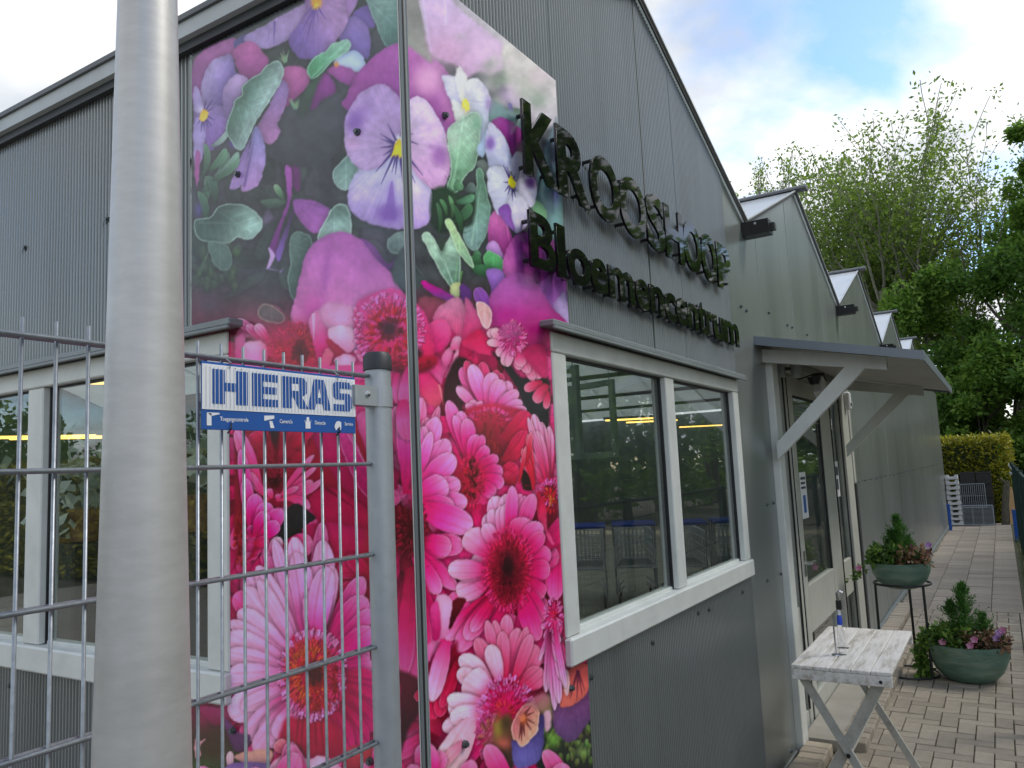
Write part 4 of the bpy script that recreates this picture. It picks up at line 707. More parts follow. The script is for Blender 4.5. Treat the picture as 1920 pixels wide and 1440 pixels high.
# herringbone pavers of the path (each one a part), then square tiles farther on
def paver_mesh(lx, ly, h, c, jitter):
    mb = MB().bbox((-lx/2,-ly/2,-h),(lx/2,ly/2,0), c); me = mb.mesh('paver'); return me
pv = [paver_mesh(.200-.006,.100-.006,.045,.004,0) for _ in range(1)]
for me in pv: me.materials.append(MAT['paver'])
tl = paver_mesh(.300-.005,.300-.005,.045,.004,0); tl.materials.append(MAT['tile'])
x0, y0 = 2.7, -1.195
nx, ny = 58, 10                                          # grid of 0.1 m cells laid in herringbone; half pavers close the edges
bricks = []
for i in range(-1, nx+1):
    for j in range(-1, ny+1):
        k = (i-j) % 4
        if k == 0: cs, c_, a_ = [(i, j), (i+1, j)], (x0+(i+1)*.1, y0+(j+.5)*.1), 0.
        elif k == 2: cs, c_, a_ = [(i, j-1), (i, j)], (x0+(i+.5)*.1, y0+j*.1), math.pi/2
        else: continue
        ins = [c for c in cs if 0 <= c[0] < nx and 0 <= c[1] < ny]
        if len(ins) == 2: bricks.append((*c_, a_, 1))
        elif ins: bricks.append((x0+(ins[0][0]+.5)*.1, y0+(ins[0][1]+.5)*.1, 0., .5))
for k in range(29): bricks.append((2.8+k*.2, -1.248, 0., 1))
bricks.sort(key=lambda b: b[0])
rest = MB()
for q, (cx, cy, a, hl) in enumerate(bricks):
    dz = rnd.uniform(-.003, .002)
    if q < 300:
        ob = shared('paver', pv[0], path, (cx, cy, dz), (rnd.uniform(-.006,.006), rnd.uniform(-.006,.006), a+rnd.uniform(-.008,.008)), (1 if hl == 1 else .485, 1, 1))
    else:
        M = Matrix.Translation((cx, cy, dz)) @ Matrix.Rotation(a+rnd.uniform(-.008,.008), 4, 'Z'); rest.bbox((-.097 if hl == 1 else -.047,-.047,-.045),(.097 if hl == 1 else .047,.047,0), .004, 0, M)
if rest.v: rest.build('far_paver', 'paver', path)['kind'] = 'stuff'
n = 0
for i in range(40):
    for j in range(4):
        cx, cy = 8.65+i*.3, -1.09+j*.3
        if cx > 20.5: continue
        shared('paving_tile', tl, path, (cx, cy, rnd.uniform(-.004,.003)), (rnd.uniform(-.006,.006), rnd.uniform(-.008,.008), rnd.uniform(-.006,.006)))
# door step: concrete slab with an edge course of standing bricks, narrow kerb strip along the wall
step = MB().box((3.62,-.26,-.05),(6.45,-.012,.045)).build('door_step', 'concrete'); step['kind'] = 'structure'
eb = MB().bbox((-.047,-.047,-.05),(.047,.10,.052), .006).mesh('edge'); eb.materials.append(MAT['paver'])
for k in range(29): shared('edge_brick', eb, step, (3.67+k*.1, -.315+rnd.uniform(-.004,.004), rnd.uniform(-.003,.003)), (0, 0, rnd.uniform(-.02,.02)))
for k in range(12): shared('edge_brick', eb, step, (3.50-k*.1, -.142+rnd.uniform(-.004,.004), rnd.uniform(-.003,.003)), (0, 0, rnd.uniform(-.02,.02)))
for k in range(20): shared('edge_brick', eb, step, (6.57+k*.1, -.142+rnd.uniform(-.004,.004), rnd.uniform(-.003,.003)), (0, 0, rnd.uniform(-.02,.02)))
kerb = MB().bbox((6.48,-.04,-.05),(19.98,-.004,.05), .006).build('kerb', 'trim_grey'); kerb['kind'] = 'structure'
# ================================================================== BUILDING
B = empty('garden_centre_building', (0, 0, 0), label='dark grey metal-clad greenhouse shop with a row of sawtooth gables', cat='building')
PITCH, DEP = .0185, .0090
def corr(u0, u1, lo, hi):
    """corrugated strip between u0 and u1; lo/hi give the heights; returns (u, depth) columns"""
    cols = []
    k0 = int(math.floor(u0/PITCH)); u = u0
    us = [u0]
    k = k0
    while k*PITCH < u1:
        for f, d in ((0,0),(.28,0),(.5,1),(.78,1)):
            uu = (k+f)*PITCH
            if u0 < uu < u1: us.append(uu)
        k += 1
    us.append(u1)
    def dep(u):
        f = (u/PITCH) % 1
        return 0 if f < .28 else (f-.28)/.22 if f < .5 else 1 if f < .78 else (1-f)/.22
    return [(u, dep(u)*DEP) for u in us]
def wall_right(u0, u1, lo, hi, mt='cladding'):
    mb = MB(); c = corr(u0+.0015, u1-.0015, lo, hi); extra = []
    if hi is None:                                         # add the ridge and valley points so the outline is exact
        for kx in range(0, 14):
            if u0 < kx*BAY/2 < u1: extra.append(kx*BAY/2)
    pts = sorted(c+[(e, 0) for e in extra])
    for (u, d) in pts:
        top = gable(u) if hi is None else hi
        mb.v.append((u, -d, lo)); mb.v.append((u, -d, top))
    for i in range(len(pts)-1): mb.f.append((2*i, 2*i+2, 2*i+3, 2*i+1)); mb.mi.append(0)
    return mb.build('wall_sheet', mt, B)
def wall_left(u0, u1, lo, hi, mt='cladding'):
    mb = MB(); pts = corr(u0+.0015, u1-.0015, lo, hi)
    for (u, d) in pts: mb.v.append((-d, u, lo)); mb.v.append((-d, u, hi))
    for i in range(len(pts)-1): mb.f.append((2*i+2, 2*i, 2*i+1, 2*i+3)); mb.mi.append(0)
    return mb.build('wall_sheet', mt, B)
WZB, WZT = 1.15, 2.13                                       # window opening heights
wall_right(0, .80, 0, WZB); wall_right(.80, 2.0, 0, WZB); wall_right(2.0, 2.78, 0, WZB); wall_right(0, .72, WZB, WZT); wall_right(2.70, 2.78, WZB, WZT)
wall_right(0, .79, WZT, None); wall_right(.79, 1.99, WZT, None); wall_right(1.99, 2.78, WZT, None)
def flat(u0, u1, lo, hi):
    """smooth cladding sheet with two shallow ribs"""
    mb = MB(); us = sorted(set([u0+.002, u1-.002]+[k*BAY/2 for k in range(14) if u0 < k*BAY/2 < u1]+[u0+.01, u1-.01]))
    for u in us:
        d = 0 if (u < u0+.006 or u > u1-.006) else .006
        top = gable(u) if hi is None else hi
        mb.v.append((u, -d, lo)); mb.v.append((u, -d, top))
    for i in range(len(us)-1): mb.f.append((2*i, 2*i+2, 2*i+3, 2*i+1)); mb.mi.append(0)
    return mb.build('wall_sheet', 'cladding_flat', B)
flat(2.78, 3.46, 0, None); flat(3.46, 4.4, 2.36, None); flat(4.4, 5.6, 2.36, None); flat(5.6, 6.46, 2.36, None); flat(6.46, 6.9, 0, None)
xs = [6.9, 8.0, 9.2, 10.4, 11.6, 12.8, 14.0, 15.2, 16.4, 17.6, 18.8, XEND]
for a, b in zip(xs[:-1], xs[1:]): flat(a, b, 0, 1.47); flat(a, b, 1.474, None)
wall_left(0, .84, 0, WZB); wall_left(.84, 2.0, 0, WZB); wall_left(2.0, 3.2, 0, WZB); wall_left(3.2, 4.4, 0, WZB); wall_left(4.4, 6.0, 0, 3.06)
wall_left(0, .70, WZB, WZT); wall_left(3.9, 4.4, WZB, WZT); wall_left(0, .84, WZT, 3.06); wall_left(.84, 2.0, WZT, 3.06); wall_left(2.0, 3.2, WZT, 3.06); wall_left(3.2, 4.4, WZT, 3.06); wall_left(6.0, 12, 0, 3.06)
MB().box((XEND-.02,.01,0),(XEND,12,ZV)).build('end_wall', 'cladding_flat', B); MB().box((.02,12,0),(XEND,12.05,ZV+.7)).build('back_wall', 'shop_wall', B)
# base skirting of the wall
MB().box((.01,-.014,-.05),(3.45,-.004,.02)).build('skirting', 'trim_grey', B)
# roof slopes, ridges, gable trims, gutters
for k in range(6):
    a, r_, b = k*BAY, k*BAY+BAY/2, (k+1)*BAY
    for (p, q) in ((a, r_), (r_, b)):
        zp, zq = gable(p+1e-6) if p != b else ZV, 0
        zp, zq = (ZV, ZP) if p == a else (ZP, ZV)
        MB().prism([(p,-.020,zp+.006),(q,-.020,zq+.006),(q,-.020,zq+.018),(p,-.020,zp+.018)], (0,12.07,0)).build('roof_slope', 'roof_white', B)
        # thin glazing bars lying on the slope
        for j in range(1, 11):
            y_ = j*1.1
            MB().prism([(p,y_,zp+.0182),(q,y_,zq+.0182),(q,y_,zq+.030),(p,y_,zp+.030)], (0,.03,0)).build('glazing_bar', 'roof_white', B)
        MB().prism([(p,-.028,zp-.010),(q,-.028,zq-.010),(q,-.028,zq+.014),(p,-.028,zp+.014)], (0,.0075,0)).build('verge_trim', 'trim_dark', B)
        MB().prism([(p,-.036,zp+.0145),(q,-.036,zq+.0145),(q,-.036,zq+.024),(p,-.036,zp+.024)], (0,.0155,0)).build('verge_cap', 'eave_band', B)
    MB().prism([(r_-.05,-.11,ZP+.012),(r_-.05,-.11,ZP+.028),(r_-.02,-.11,ZP+.046),(r_+.02,-.11,ZP+.046),(r_+.05,-.11,ZP+.028),(r_+.05,-.11,ZP+.012)], (0,12.18,0)).build('ridge_cap', 'ridge', B)
for k in range(1, 6):
    x = k*BAY
    MB().prism([(x-.06,.0,ZV+.03),(x-.04,.0,ZV-.03),(x+.04,.0,ZV-.03),(x+.06,.0,ZV+.03)], (0,12.05,0)).build('valley_gutter', 'trim_grey', B)
    ge = MB().prism([(x-.062,-.165,ZV-.012),(x-.048,-.165,ZV-.092),(x+.048,-.165,ZV-.092),(x+.062,-.165,ZV-.012)], (0,.157,0)).build('gutter_end', 'plastic_black', B)
    MB().box((x-.015,-.19,ZV-.072),(x+.03,-.166,ZV-.03)).build('end_plate', 'plastic_black', ge); MB().tube([(x+.035,-.165,ZV-.028),(x+.035,-.169,ZV-.028)], .008, 8).build('bolt', 'steel', ge); MB().tube([(x-.058,-.09,ZV-.03),(x-.063,-.09,ZV-.03)], .008, 8).build('bolt', 'steel', ge)
# eave of the left side: dark strip added as the gap's shadow, light fascia, dark roof edge
MB().box((-.050,-.02,3.085),(-.004,12,3.135)).build('eave_fascia', 'eave_band', B)
MB().box((-.030,.0,3.055),(-.003,12,3.084)).build('eave_shadow_strip', 'trim_dark', B)
MB().box((-.060,-.02,3.136),(.05,12,3.153)).build('eave_edge', 'ridge', B)
MB().prism([(-.05,-.04,3.086),(.0,-.04,3.086),(.0,-.04,3.16),(-.05,-.04,3.16)], (0,.018,0)).build('eave_end', 'trim_grey', B)
# window on the right side
def window(axis, u0, u1, mulls, bars):
    W = empty('window', (0, 0, 0), parent=B)
    def bx(name, a0, a1, d0, d1, z0, z1, mt, c=.004):
        mb = MB()
        if axis == 'x': mb.bbox((a0, -d1, z0), (a1, -d0, z1), c)
        else: mb.bbox((-d1, a0, z0), (-d0, a1, z1), c)
        return mb.build(name, mt, W)
    for (a0, a1) in ((u0, u0+.092), (u1-.092, u1)): bx('jamb', a0, a1, -.05, .020, 1.203, 2.083, 'frame_paint')
    for mc in mulls: bx('mullion', mc-.05, mc+.05, -.05, .016, 1.203, 2.083, 'frame_paint')
    bx('head_rail', u0, u1, -.05, .022, 2.084, 2.150, 'frame_paint'); bx('sill', u0-.002, u1+.004, -.05, .036, 1.118, 1.202, 'frame_paint', .006)
    bx('inner_sill', u0+.09, u1-.09, .04-.09, -.012, 1.190, 1.215, 'frame_paint')
    bx('flashing', u0-.06, u1+.03, -.0, .062, 2.156, 2.176, 'trim_grey', .003); bx('flashing_lip', u0-.058, u1+.028, .056, .066, 2.146, 2.1558, 'trim_grey', .002)
    es = [u0+.092]+[e for mc in mulls for e in (mc-.05, mc+.05)]+[u1-.092]
    for i in range(0, len(es), 2):
        a0, a1 = es[i], es[i+1]
        for n_, q in (('bead', ((a0, a0+.005, 1.203, 2.083), (a1-.005, a1, 1.203, 2.083), (a0, a1, 2.077, 2.083))),):
            for (b0, b1, z0, z1) in q: bx('glazing_bead', b0+.0005, b1-.0005, -.035, -.006, z0+.0005, z1-.0005, 'plastic_black', .002)
        mb = MB()
        if axis == 'x': mb.box((a0-.01, .014, 1.19), (a1+.01, .018, 2.10))
        else: mb.box((.014, a0-.01, 1.19), (.018, a1+.01, 2.10))
        mb.build('pane', 'glass', W)
    return W
wr = window('x', .675, 2.745, [1.72], None); wl = window('y', .657, 3.95, [1.69, 2.72], None)
# entrance: frame, sidelights, door leaf
D = empty('entrance_door', (0, 0, 0), parent=B)
def dbx(name, a, b, mt='door_paint', c=.004, par=None): return MB().bbox(a, b, c).build(name, mt, par or D)
ZT = 2.30
dbx('frame_post', (3.462,-.045,.0),(3.60,.05,2.345), 'frame_paint'); dbx('frame_post', (3.93,.005,.0),(4.02,.06,ZT)); dbx('frame_post', (5.24,.005,.0),(5.56,.06,ZT)); dbx('frame_post', (6.05,-.02,.0),(6.36,.05,2.345))
dbx('frame_post', (6.365,-.035,.0),(6.455,.05,1.47), 'trim_dark'); dbx('frame_post', (6.365,-.03,1.475),(6.455,.05,2.345), 'door_paint')
dbx('head_beam', (3.601,-.02,2.301),(6.049,.06,2.355))
dbx('transom', (3.601,.012,.42),(3.929,.05,.76)); dbx('transom', (3.601,.012,.0),(3.929,.05,.12)); dbx('transom', (5.561,.012,.55),(6.049,.05,.84)); dbx('transom', (5.561,.012,.0),(6.049,.05,.12))
for (a, b, z0, z1) in ((3.60,3.93,.76,ZT),(3.60,3.93,.12,.42),(5.56,6.05,.84,ZT),(5.56,6.05,.12,.55)): MB().box((a,.028,z0),(b,.032,z1)).build('side_pane', 'glass', D)
for a in (3.601,3.915,5.562,6.034): dbx('gasket', (a,-.002,.125),(a+.014,.004+.004,2.298), 'rubber', .001)
leaf = dbx('door_leaf_stile', (4.03,-.004,.03),(4.15,.045,2.28)); leaf2 = dbx('door_leaf_stile', (5.10,-.004,.03),(5.225,.045,2.28))
dbx('door_rail', (4.151,-.003,2.16),(5.099,.045,2.28)); dbx('door_rail', (4.151,-.003,.55),(5.099,.045,.86)); dbx('door_rail', (4.151,-.003,.03),(5.099,.045,.16))
MB().box((4.15,.018,.86),(5.10,.022,2.16)).build('door_pane', 'glass', D); MB().box((4.15,.018,.16),(5.10,.022,.55)).build('door_pane', 'glass', D)
for a, b in ((4.021,4.029),(5.226,5.239)): dbx('gasket', (a,.0,.03),(b,.05,2.29), 'rubber', .001)
dbx('gasket', (4.152,-.001,.862),(4.168,.016,2.158), 'rubber', .001); dbx('gasket', (5.082,-.001,.862),(5.098,.016,2.158), 'rubber', .001); dbx('gasket', (4.169,-.001,2.142),(5.081,.016,2.158), 'rubber', .001)
for k in range(6): dbx('vent_slat', (4.18,.006,1.98+k*.026),(5.07,.016,1.992+k*.026), 'trim_grey', .002)
MB().tube([(4.085,-.005,1.02),(4.085,-.055,1.02)], .012, 10).tube([(4.085,-.05,1.02),(4.20,-.05,1.02)], .010, 10).build('door_handle', 'steel', D); MB().bbox((4.065,-.010,.93),(4.105,-.0045,1.10), .002).build('handle_plate', 'steel', D)
dbx('threshold', (3.60,-.03,-.002),(6.36,.06,.028), 'trim_grey')
# notices behind the door glass
def notice(name, x0, x1, z0, z1, y, lines, label):
    n_ = MB().box((x0,y-.0015,z0),(x1,y,z1)).build(name, 'paper', None); tag(n_, label, 'notice')
    for (a, b, c, d, mt) in lines: MB().box((x0+(x1-x0)*a, y-.0028, z0+(z1-z0)*c),(x0+(x1-x0)*b, y-.0016, z0+(z1-z0)*d)).build('print', mt, n_)
notice('paper_notice', 4.22, 4.42, 1.30, 1.62, .010, [(.12,.88,.84,.9,'ink'),(.12,.8,.74,.79,'ink'),(.12,.85,.64,.69,'ink'),(.3,.7,.12,.5,'ink_blue')], 'white paper notice with blue print on the entrance door glass')
notice('sticker', 4.22, 4.32, 1.86, 1.93, .010, [(.1,.5,.1,.9,'ink_blue')], 'small square sticker high on the entrance door glass')
notice('paper_notice', 5.68, 5.83, 1.38, 1.68, .020, [(.15,.85,.6,.85,'ink'),(.15,.7,.2,.5,'ink')], 'white paper notice on the glass panel right of the door')
notice('sticker', 3.66, 3.78, 1.36, 1.5, .020, [(.1,.9,.1,.9,'ink_blue')], 'small blue sticker on the glass panel left of the door')
# screws on the cladding
sc = MB().tube([(0,0,0),(0,-.008,0)], [.0105,.009], 8).tube([(0,-.008,0),(0,-.013,0)], .006, 6).mesh('screw'); sc.materials.append(MAT['screw'])
def screw(px, py, par, axis=1, val=-.006):
    P = at(px, py, axis, val); return shared('screw', sc, par, P, (0, 0, 0 if axis == 1 else -math.pi/2))
for (px, py) in ((1222,1205),(1327,1143),(1307,1150),(1390,1110),(1388,575),(1398,583),(1440,587),(1475,610),(1484,614),(1512,628),(1437,946),(1449,943),(1437,1088),(1463,1076),(1482,1408),(1106,1270)): screw(px, py, B)
for (px, py) in ((50,465),(204,412),(22,1285)): screw(px, py, B, 0, -.006)
for k in range(24): shared('screw', sc, B, (6.7+k*.42, -.007, 1.465+rnd.uniform(-.008,.008)), (0,0,0), (.8,.8,.8))
# ================================================================== CANOPY
C = empty('entrance_canopy', (3.24, 0, 2.25), label='lean-to canopy with pale timber brackets over the shop entrance', cat='canopy')
def cb(name, pts, d, mt): 
    mb = MB().prism([Vector(p)-Vector((3.24,0,2.25)) for p in pts], d); return mb.build(name, mt, C)
X0, X1, YO, ZW, ZO = 3.24, 6.18, -.86, 2.452, 2.262
def sl(y): return ZW+(ZO-ZW)*(y/YO)
cb('roof_sheet', [(X0,.0,sl(0)+.006),(X0,YO-.02,sl(YO-.02)+.006),(X0,YO-.02,sl(YO-.02)-.004),(X0,0,sl(0)-.004)], (X1-X0,0,0), 'fascia_blue')
cb('side_fascia', [(X0-.012,-.002,sl(0)+.004),(X0-.012,YO-.02,sl(YO)+.002),(X0-.012,YO-.02,sl(YO)-.048),(X0-.012,-.002,sl(0)-.048)], (.0115,0,0), 'fascia_blue')
cb('side_fascia', [(X1+.0005,-.002,sl(0)+.004),(X1+.0005,YO-.02,sl(YO)+.002),(X1+.0005,YO-.02,sl(YO)-.048),(X1+.0005,-.002,sl(0)-.048)], (.0115,0,0), 'fascia_blue')
cb('front_fascia', [(X0-.012,YO-.0205,sl(YO)+.004),(X0-.012,YO-.032,sl(YO)+.003),(X0-.012,YO-.032,sl(YO)-.050),(X0-.012,YO-.0205,sl(YO)-.050)], (X1-X0+.024,0,0), 'fascia_blue')
for k in range(8):
    xa = X0+.002+k*(X1-X0-.004)/8; cb('soffit_board', [(xa,-.003,sl(0)-.030),(xa,YO-.018,sl(YO)-.030),(xa,YO-.018,sl(YO)-.012),(xa,-.003,sl(0)-.012)], ((X1-X0-.004)/8-.004,0,0), 'soffit')
for xb in (3.40, 5.93):
    cb('bracket_beam', [(xb,-.003,2.395-.0),(xb,-.69,sl(-.69)-.032),(xb,-.69,sl(-.69)-.105),(xb,-.003,2.315)], (.06,0,0), 'frame_paint')
    cb('strut', [(xb+.004,-.47,sl(-.47)-.112),(xb+.004,-.58,sl(-.58)-.106),(xb+.004,-.046,1.715),(xb+.004,-.046,1.815)], (.05,0,0), 'frame_paint')
def lampfit(name, px, py, label):
    P = at(px, py, 1, -.12); r_ = empty(name, P, label=label, cat='lamp')
    MB().bbox((-.05,.06,-.05),(.03,.119,.05), .004).build('back_box', 'plastic_grey', r_); MB().tube([(0,.06,0),(.03,.0,0)], .012, 8).build('arm', 'plastic_black', r_); MB().tube([(.03,0,-.06),(.03,0,.05)], .035, 16).build('lamp_body', 'plastic_grey', r_, smooth=True); return r_
lampfit('wall_lamp', 1490, 690, 'grey cylinder wall lamp under the entrance canopy')
P = at(1535, 708, 1, -.15); cm = empty('floodlight', P, label='small black and white floodlight under the canopy behind the strut', cat='floodlight')
MB().tube([(0,.14,.0),(-.02,.05,.02),(0,.0,.03)], .006, 6).build('cable', 'rubber', cm); MB().lathe([(.0,-.0),(.03,.0),(.05,.05),(.0,.05)], 12, (-.06,.02,-.05)).build('sensor', 'plastic_black', cm)
MB().bbox((.04,-.02,-.10),(.16,.05,.04), .01, 0, Matrix.Rotation(.35, 4, 'Y')).build('lamp_head', 'plastic_white', cm); MB().bbox((.035,-.03,.041),(.165,.06,.055), .003, 0, Matrix.Rotation(.35, 4, 'Y')).build('hood', 'plastic_black', cm)
P = at(1588, 750, 1, -.04); bl = empty('alarm_box', P, label='small pale alarm box on the wall right of the door', cat='box')
MB().bbox((-.05,-.03,-.09),(.05,.035,.07), .01).build('housing', 'plastic_white', bl); MB().tube([(0,-.03,-.04),(0,-.045,-.04)], .02, 10).build('lens', 'plastic_grey', bl)
# ================================================================== MURAL
CANVAS = paint()
def srgb2lin(c): return np.where(c <= .04045, c/12.92, ((c+.055)/1.055)**2.4)
mm_ = bpy.data.materials.new('mural_print'); mm_.use_nodes = True; t = mm_.node_tree; bs = t.nodes['Principled BSDF']
an = t.nodes.new('ShaderNodeVertexColor'); an.layer_name = 'print'; t.links.new(an.outputs[0], bs.inputs['Base Color'])
bs.inputs['Roughness'].default_value = .16; bs.inputs['Specular IOR Level'].default_value = .45
nzn = t.nodes.new('ShaderNodeTexNoise'); nzn.inputs['Scale'].default_value = 420; tcn = t.nodes.new('ShaderNodeTexCoord'); t.links.new(tcn.outputs['Object'], nzn.inputs['Vector'])
n2n = t.nodes.new('ShaderNodeTexNoise'); n2n.inputs['Scale'].default_value = 2.5; t.links.new(tcn.outputs['Object'], n2n.inputs['Vector'])
rr_ = t.nodes.new('ShaderNodeMapRange'); rr_.inputs[3].default_value = .12; rr_.inputs[4].default_value = .30; t.links.new(n2n.outputs[0], rr_.inputs[0]); t.links.new(rr_.outputs[0], bs.inputs['Roughness'])
bp_ = t.nodes.new('ShaderNodeBump'); bp_.inputs['Strength'].default_value = .06; bp_.inputs['Distance'].default_value = .002; t.links.new(nzn.outputs[0], bp_.inputs['Height']); t.links.new(bp_.outputs[0], bs.inputs['Normal'])
MAT['mural_print'] = mm_
MURAL_GAIN = 1.36
MU = empty('flower_mural', (0, 0, 0), label='large printed pansy and gerbera mural wrapped round the building corner', cat='mural')
def mural_panel(axis, u0, u1, z0, z1, nu, nz):
    us = np.linspace(u0, u1, nu); zs = np.linspace(z0, z1, nz)
    U, Z = np.meshgrid(us, zs)
    d = -.0135
    X, Y = (U, np.full_like(U, d)) if axis == 'x' else (np.full_like(U, d), U)
    P = np.stack([X, Y, Z], -1).reshape(-1, 3)
    q = P-np.array(CAM); w = q @ np.array(FWD)
    px = 960+FPX*(q @ np.array(RGT))/w; py = 720-FPX*(q @ np.array(UPV))/w
    gx = np.clip(px-MX0, 0, MW-1.01); gy = np.clip(py-MY0, 0, MH-1.01)
    xi = gx.astype(int); yi = gy.astype(int); fx = (gx-xi)[:, None]; fy = (gy-yi)[:, None]
    c = (CANVAS[yi, xi]*(1-fx)+CANVAS[yi, xi+1]*fx)*(1-fy)+(CANVAS[yi+1, xi]*(1-fx)+CANVAS[yi+1, xi+1]*fx)*fy
    c = np.clip(srgb2lin(c)*MURAL_GAIN, 0, .88)
    idx = np.arange(nu*nz).reshape(nz, nu)
    keep = ~((U[:-1, :-1] > .700) & (Z[:-1, :-1] > 1.155) & (Z[:-1, :-1] < 2.120)).ravel()
    F = np.stack([idx[:-1, :-1], idx[:-1, 1:], idx[1:, 1:], idx[1:, :-1]], -1).reshape(-1, 4)[keep]
    if axis == 'y': F = F[:, ::-1]
    me = bpy.data.meshes.new('print_panel'); me.vertices.add(len(P)); me.vertices.foreach_set('co', P.astype(np.float32).ravel())
    me.loops.add(F.size); me.loops.foreach_set('vertex_index', F.astype(np.int32).ravel()); me.polygons.add(len(F)); me.polygons.foreach_set('loop_start', (np.arange(len(F))*4).astype(np.int32)); me.update(calc_edges=True)
    a = me.color_attributes.new('print', 'FLOAT_COLOR', 'POINT'); a.data.foreach_set('color', np.concatenate([c, np.ones((len(c), 1))], 1).astype(np.float32).ravel())
    me.materials.append(mm_)
    o = bpy.data.objects.new('print_panel', me); COL.objects.link(o); o.parent = MU
    b = MB()
    for (a0, a1, b0, b1_) in ((u0, u1, z0, 1.15), (u0, .699, 1.151, 2.124), (u0, u1, 2.125, z1)):
        if axis == 'x': b.box((a0, -.0130, b0), (a1, -.0095, b1_))
        else: b.box((-.0130, a0, b0), (-.0095, a1, b1_))
    b.build('backing_sheet', 'sign_white', o)
    return o
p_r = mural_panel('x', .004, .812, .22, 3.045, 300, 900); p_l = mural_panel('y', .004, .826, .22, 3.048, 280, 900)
MB().prism([(-.0165,-.0165,.2),(-.0165,-.0130,.2),(-.0130,-.0130,.2),(-.0130,-.0165,.2)], (0,0,2.86)).build('corner_strip', 'rubber', MU)
MB().box((-.0153,-.0128,.2),(-.0095,-.003,3.055)).build('corner_edge', 'trim_grey', MU); MB().box((-.0128,-.0153,.2),(-.004,-.0137,3.055)).build('corner_edge', 'trim_grey', MU)
for (px, py) in ((833,217),(1070,1290),(870,1395)): screw(px, py, MU, 1, -.0137)
for (px, py) in ((671,248),(447,327),(438,1369),(695,1427)): screw(px, py, MU, 0, -.0137)
# ================================================================== RAISED LETTERS
def glyph(ch, offset=.0, extrude=.006, bevel=.0015, res=6):
    cu = bpy.data.curves.new('g', 'FONT'); cu.body = ch; cu.size = 1; cu.offset = offset; cu.extrude = extrude; cu.bevel_depth = bevel; cu.resolution_u = res
    ob = bpy.data.objects.new('g', cu); COL.objects.link(ob); dg = bpy.context.evaluated_depsgraph_get(); dg.update()
    me = bpy.data.meshes.new_from_object(ob.evaluated_get(dg)); bpy.data.objects.remove(ob); bpy.data.curves.remove(cu)
    return me
def letter_row(root, text, xs, zb, ht, yf, off, mt, studs=True, lower=False, thick=.010):
    """xs: list of (x0, x1) for each letter on the wall; zb baseline; ht cap height"""
    ref = glyph('H', off); hz = [v.co.y for v in ref.vertices]; sc_ = ht/(max(hz)-min(hz)); z00 = min(hz)
    for ch, (a, b) in zip(text, xs):
        me = glyph(ch, off); vx = [v.co.x for v in me.vertices]; lo, hi = min(vx), max(vx); w = hi-lo
        for v in me.vertices:
            x, y, z = v.co
            v.co = (a+(x-lo)/w*(b-a), yf-z*(thick/.0075)*.5, zb+(y-z00)*sc_)
        me.materials.clear(); me.materials.append(MAT[mt])
        bm = bmesh.new(); bm.from_mesh(me); bmesh.ops.recalc_face_normals(bm, faces=bm.faces[:]); bm.to_mesh(me); bm.free()
        for v in me.vertices: v.co = v.co-Vector(root.location)
        o = bpy.data.objects.new('letter', me); COL.objects.link(o); o.parent = root
        if studs:
            zs = [v.co.z for v in me.vertices]
            for (fx, fz) in ((.18,.15),(.18,.85),(.8,.2)):
                X = a+(b-a)*fx; Z = min(zs)+(max(zs)-min(zs))*fz
                MB().tube([(X-root.location.x, yf+.004-root.location.y, Z), (X-root.location.x, -.003-root.location.y, Z)], .007, 8).build('stud', 'stud', o)
YF = -.052
def wx(px, py): return at(px, py, 1, YF-.006).x
S1 = empty('shop_sign', (0, YF, 0), label='upper row of large black glossy raised capital letters on the gable', cat='sign'); S2 = empty('shop_sign', (0, YF, 0), label='lower row of smaller black glossy raised letters above the right window', cat='sign')
row1 = [(983,1046),(1046,1106),(1108,1163),(1163,1213),(1214,1248),(1249,1283),(1283,1316),(1317,1345),(1347,1372)]
cx1 = [(wx(a, 250+(a-983)*.70), wx(b, 250+(b-983)*.70)) for a, b in row1]
letter_row(S1, 'KROOSHOOP', cx1, 2.607, .238, YF, .033, 'letter_black')
row2 = [(996,1043),(1046,1062),(1066,1108),(1109,1140),(1143,1190),(1193,1218),(1220,1246),(1247,1268),(1269,1289),(1290,1310),(1311,1324),(1325,1338),(1339,1358),(1359,1386)]
cx2 = [(wx(a, 450+(a-996)*.45), wx(b, 450+(b-996)*.45)) for a, b in row2]
letter_row(S2, 'Bloemencentrum', cx2, 2.322, .175, YF, .026, 'letter_black', lower=True)
# ================================================================== FENCE WITH POST, SIGN, LAMP POST
FE = empty('mesh_fence', (-.115, .012, 0), label='galvanised welded wire mesh fence panel with a round end post', cat='fence')
fx0 = -2.65; ox, oy = -.115, .012
hw_ = MB().tube([(fx0-ox,0,0),(-.105-ox,0,0)], .0040, 8).mesh('hw'); hw_.materials.append(MAT['galv_wire'])
vw_ = MB().tube([(0,0,.02),(0,0,1.972)], .0031, 8).mesh('vw'); vw_.materials.append(MAT['galv_wire'])
for me in (hw_, vw_): me.polygons.foreach_set('use_smooth', [len(p.vertices) == 4 for p in me.polygons])
for k in range(10):
    z = 1.944-.2*k
    shared('horizontal_wire', hw_, FE, (0, .001, z)); shared('horizontal_wire', hw_, FE, (0, .0165, z+.0))
for j in range(-34, 16): shared('vertical_wire', vw_, FE, (-.888+.05*j-ox, .0085, 0))
MB().tube([(0,0,-.05),(0,0,1.965)], .0300, 24).build('post', 'galv', FE, smooth=True); MB().lathe([(.0,2.0),(.026,1.999),(.0325,1.990),(.0335,1.958),(.031,1.957)], 24).build('post_cap', 'cap_black', FE, smooth=True)
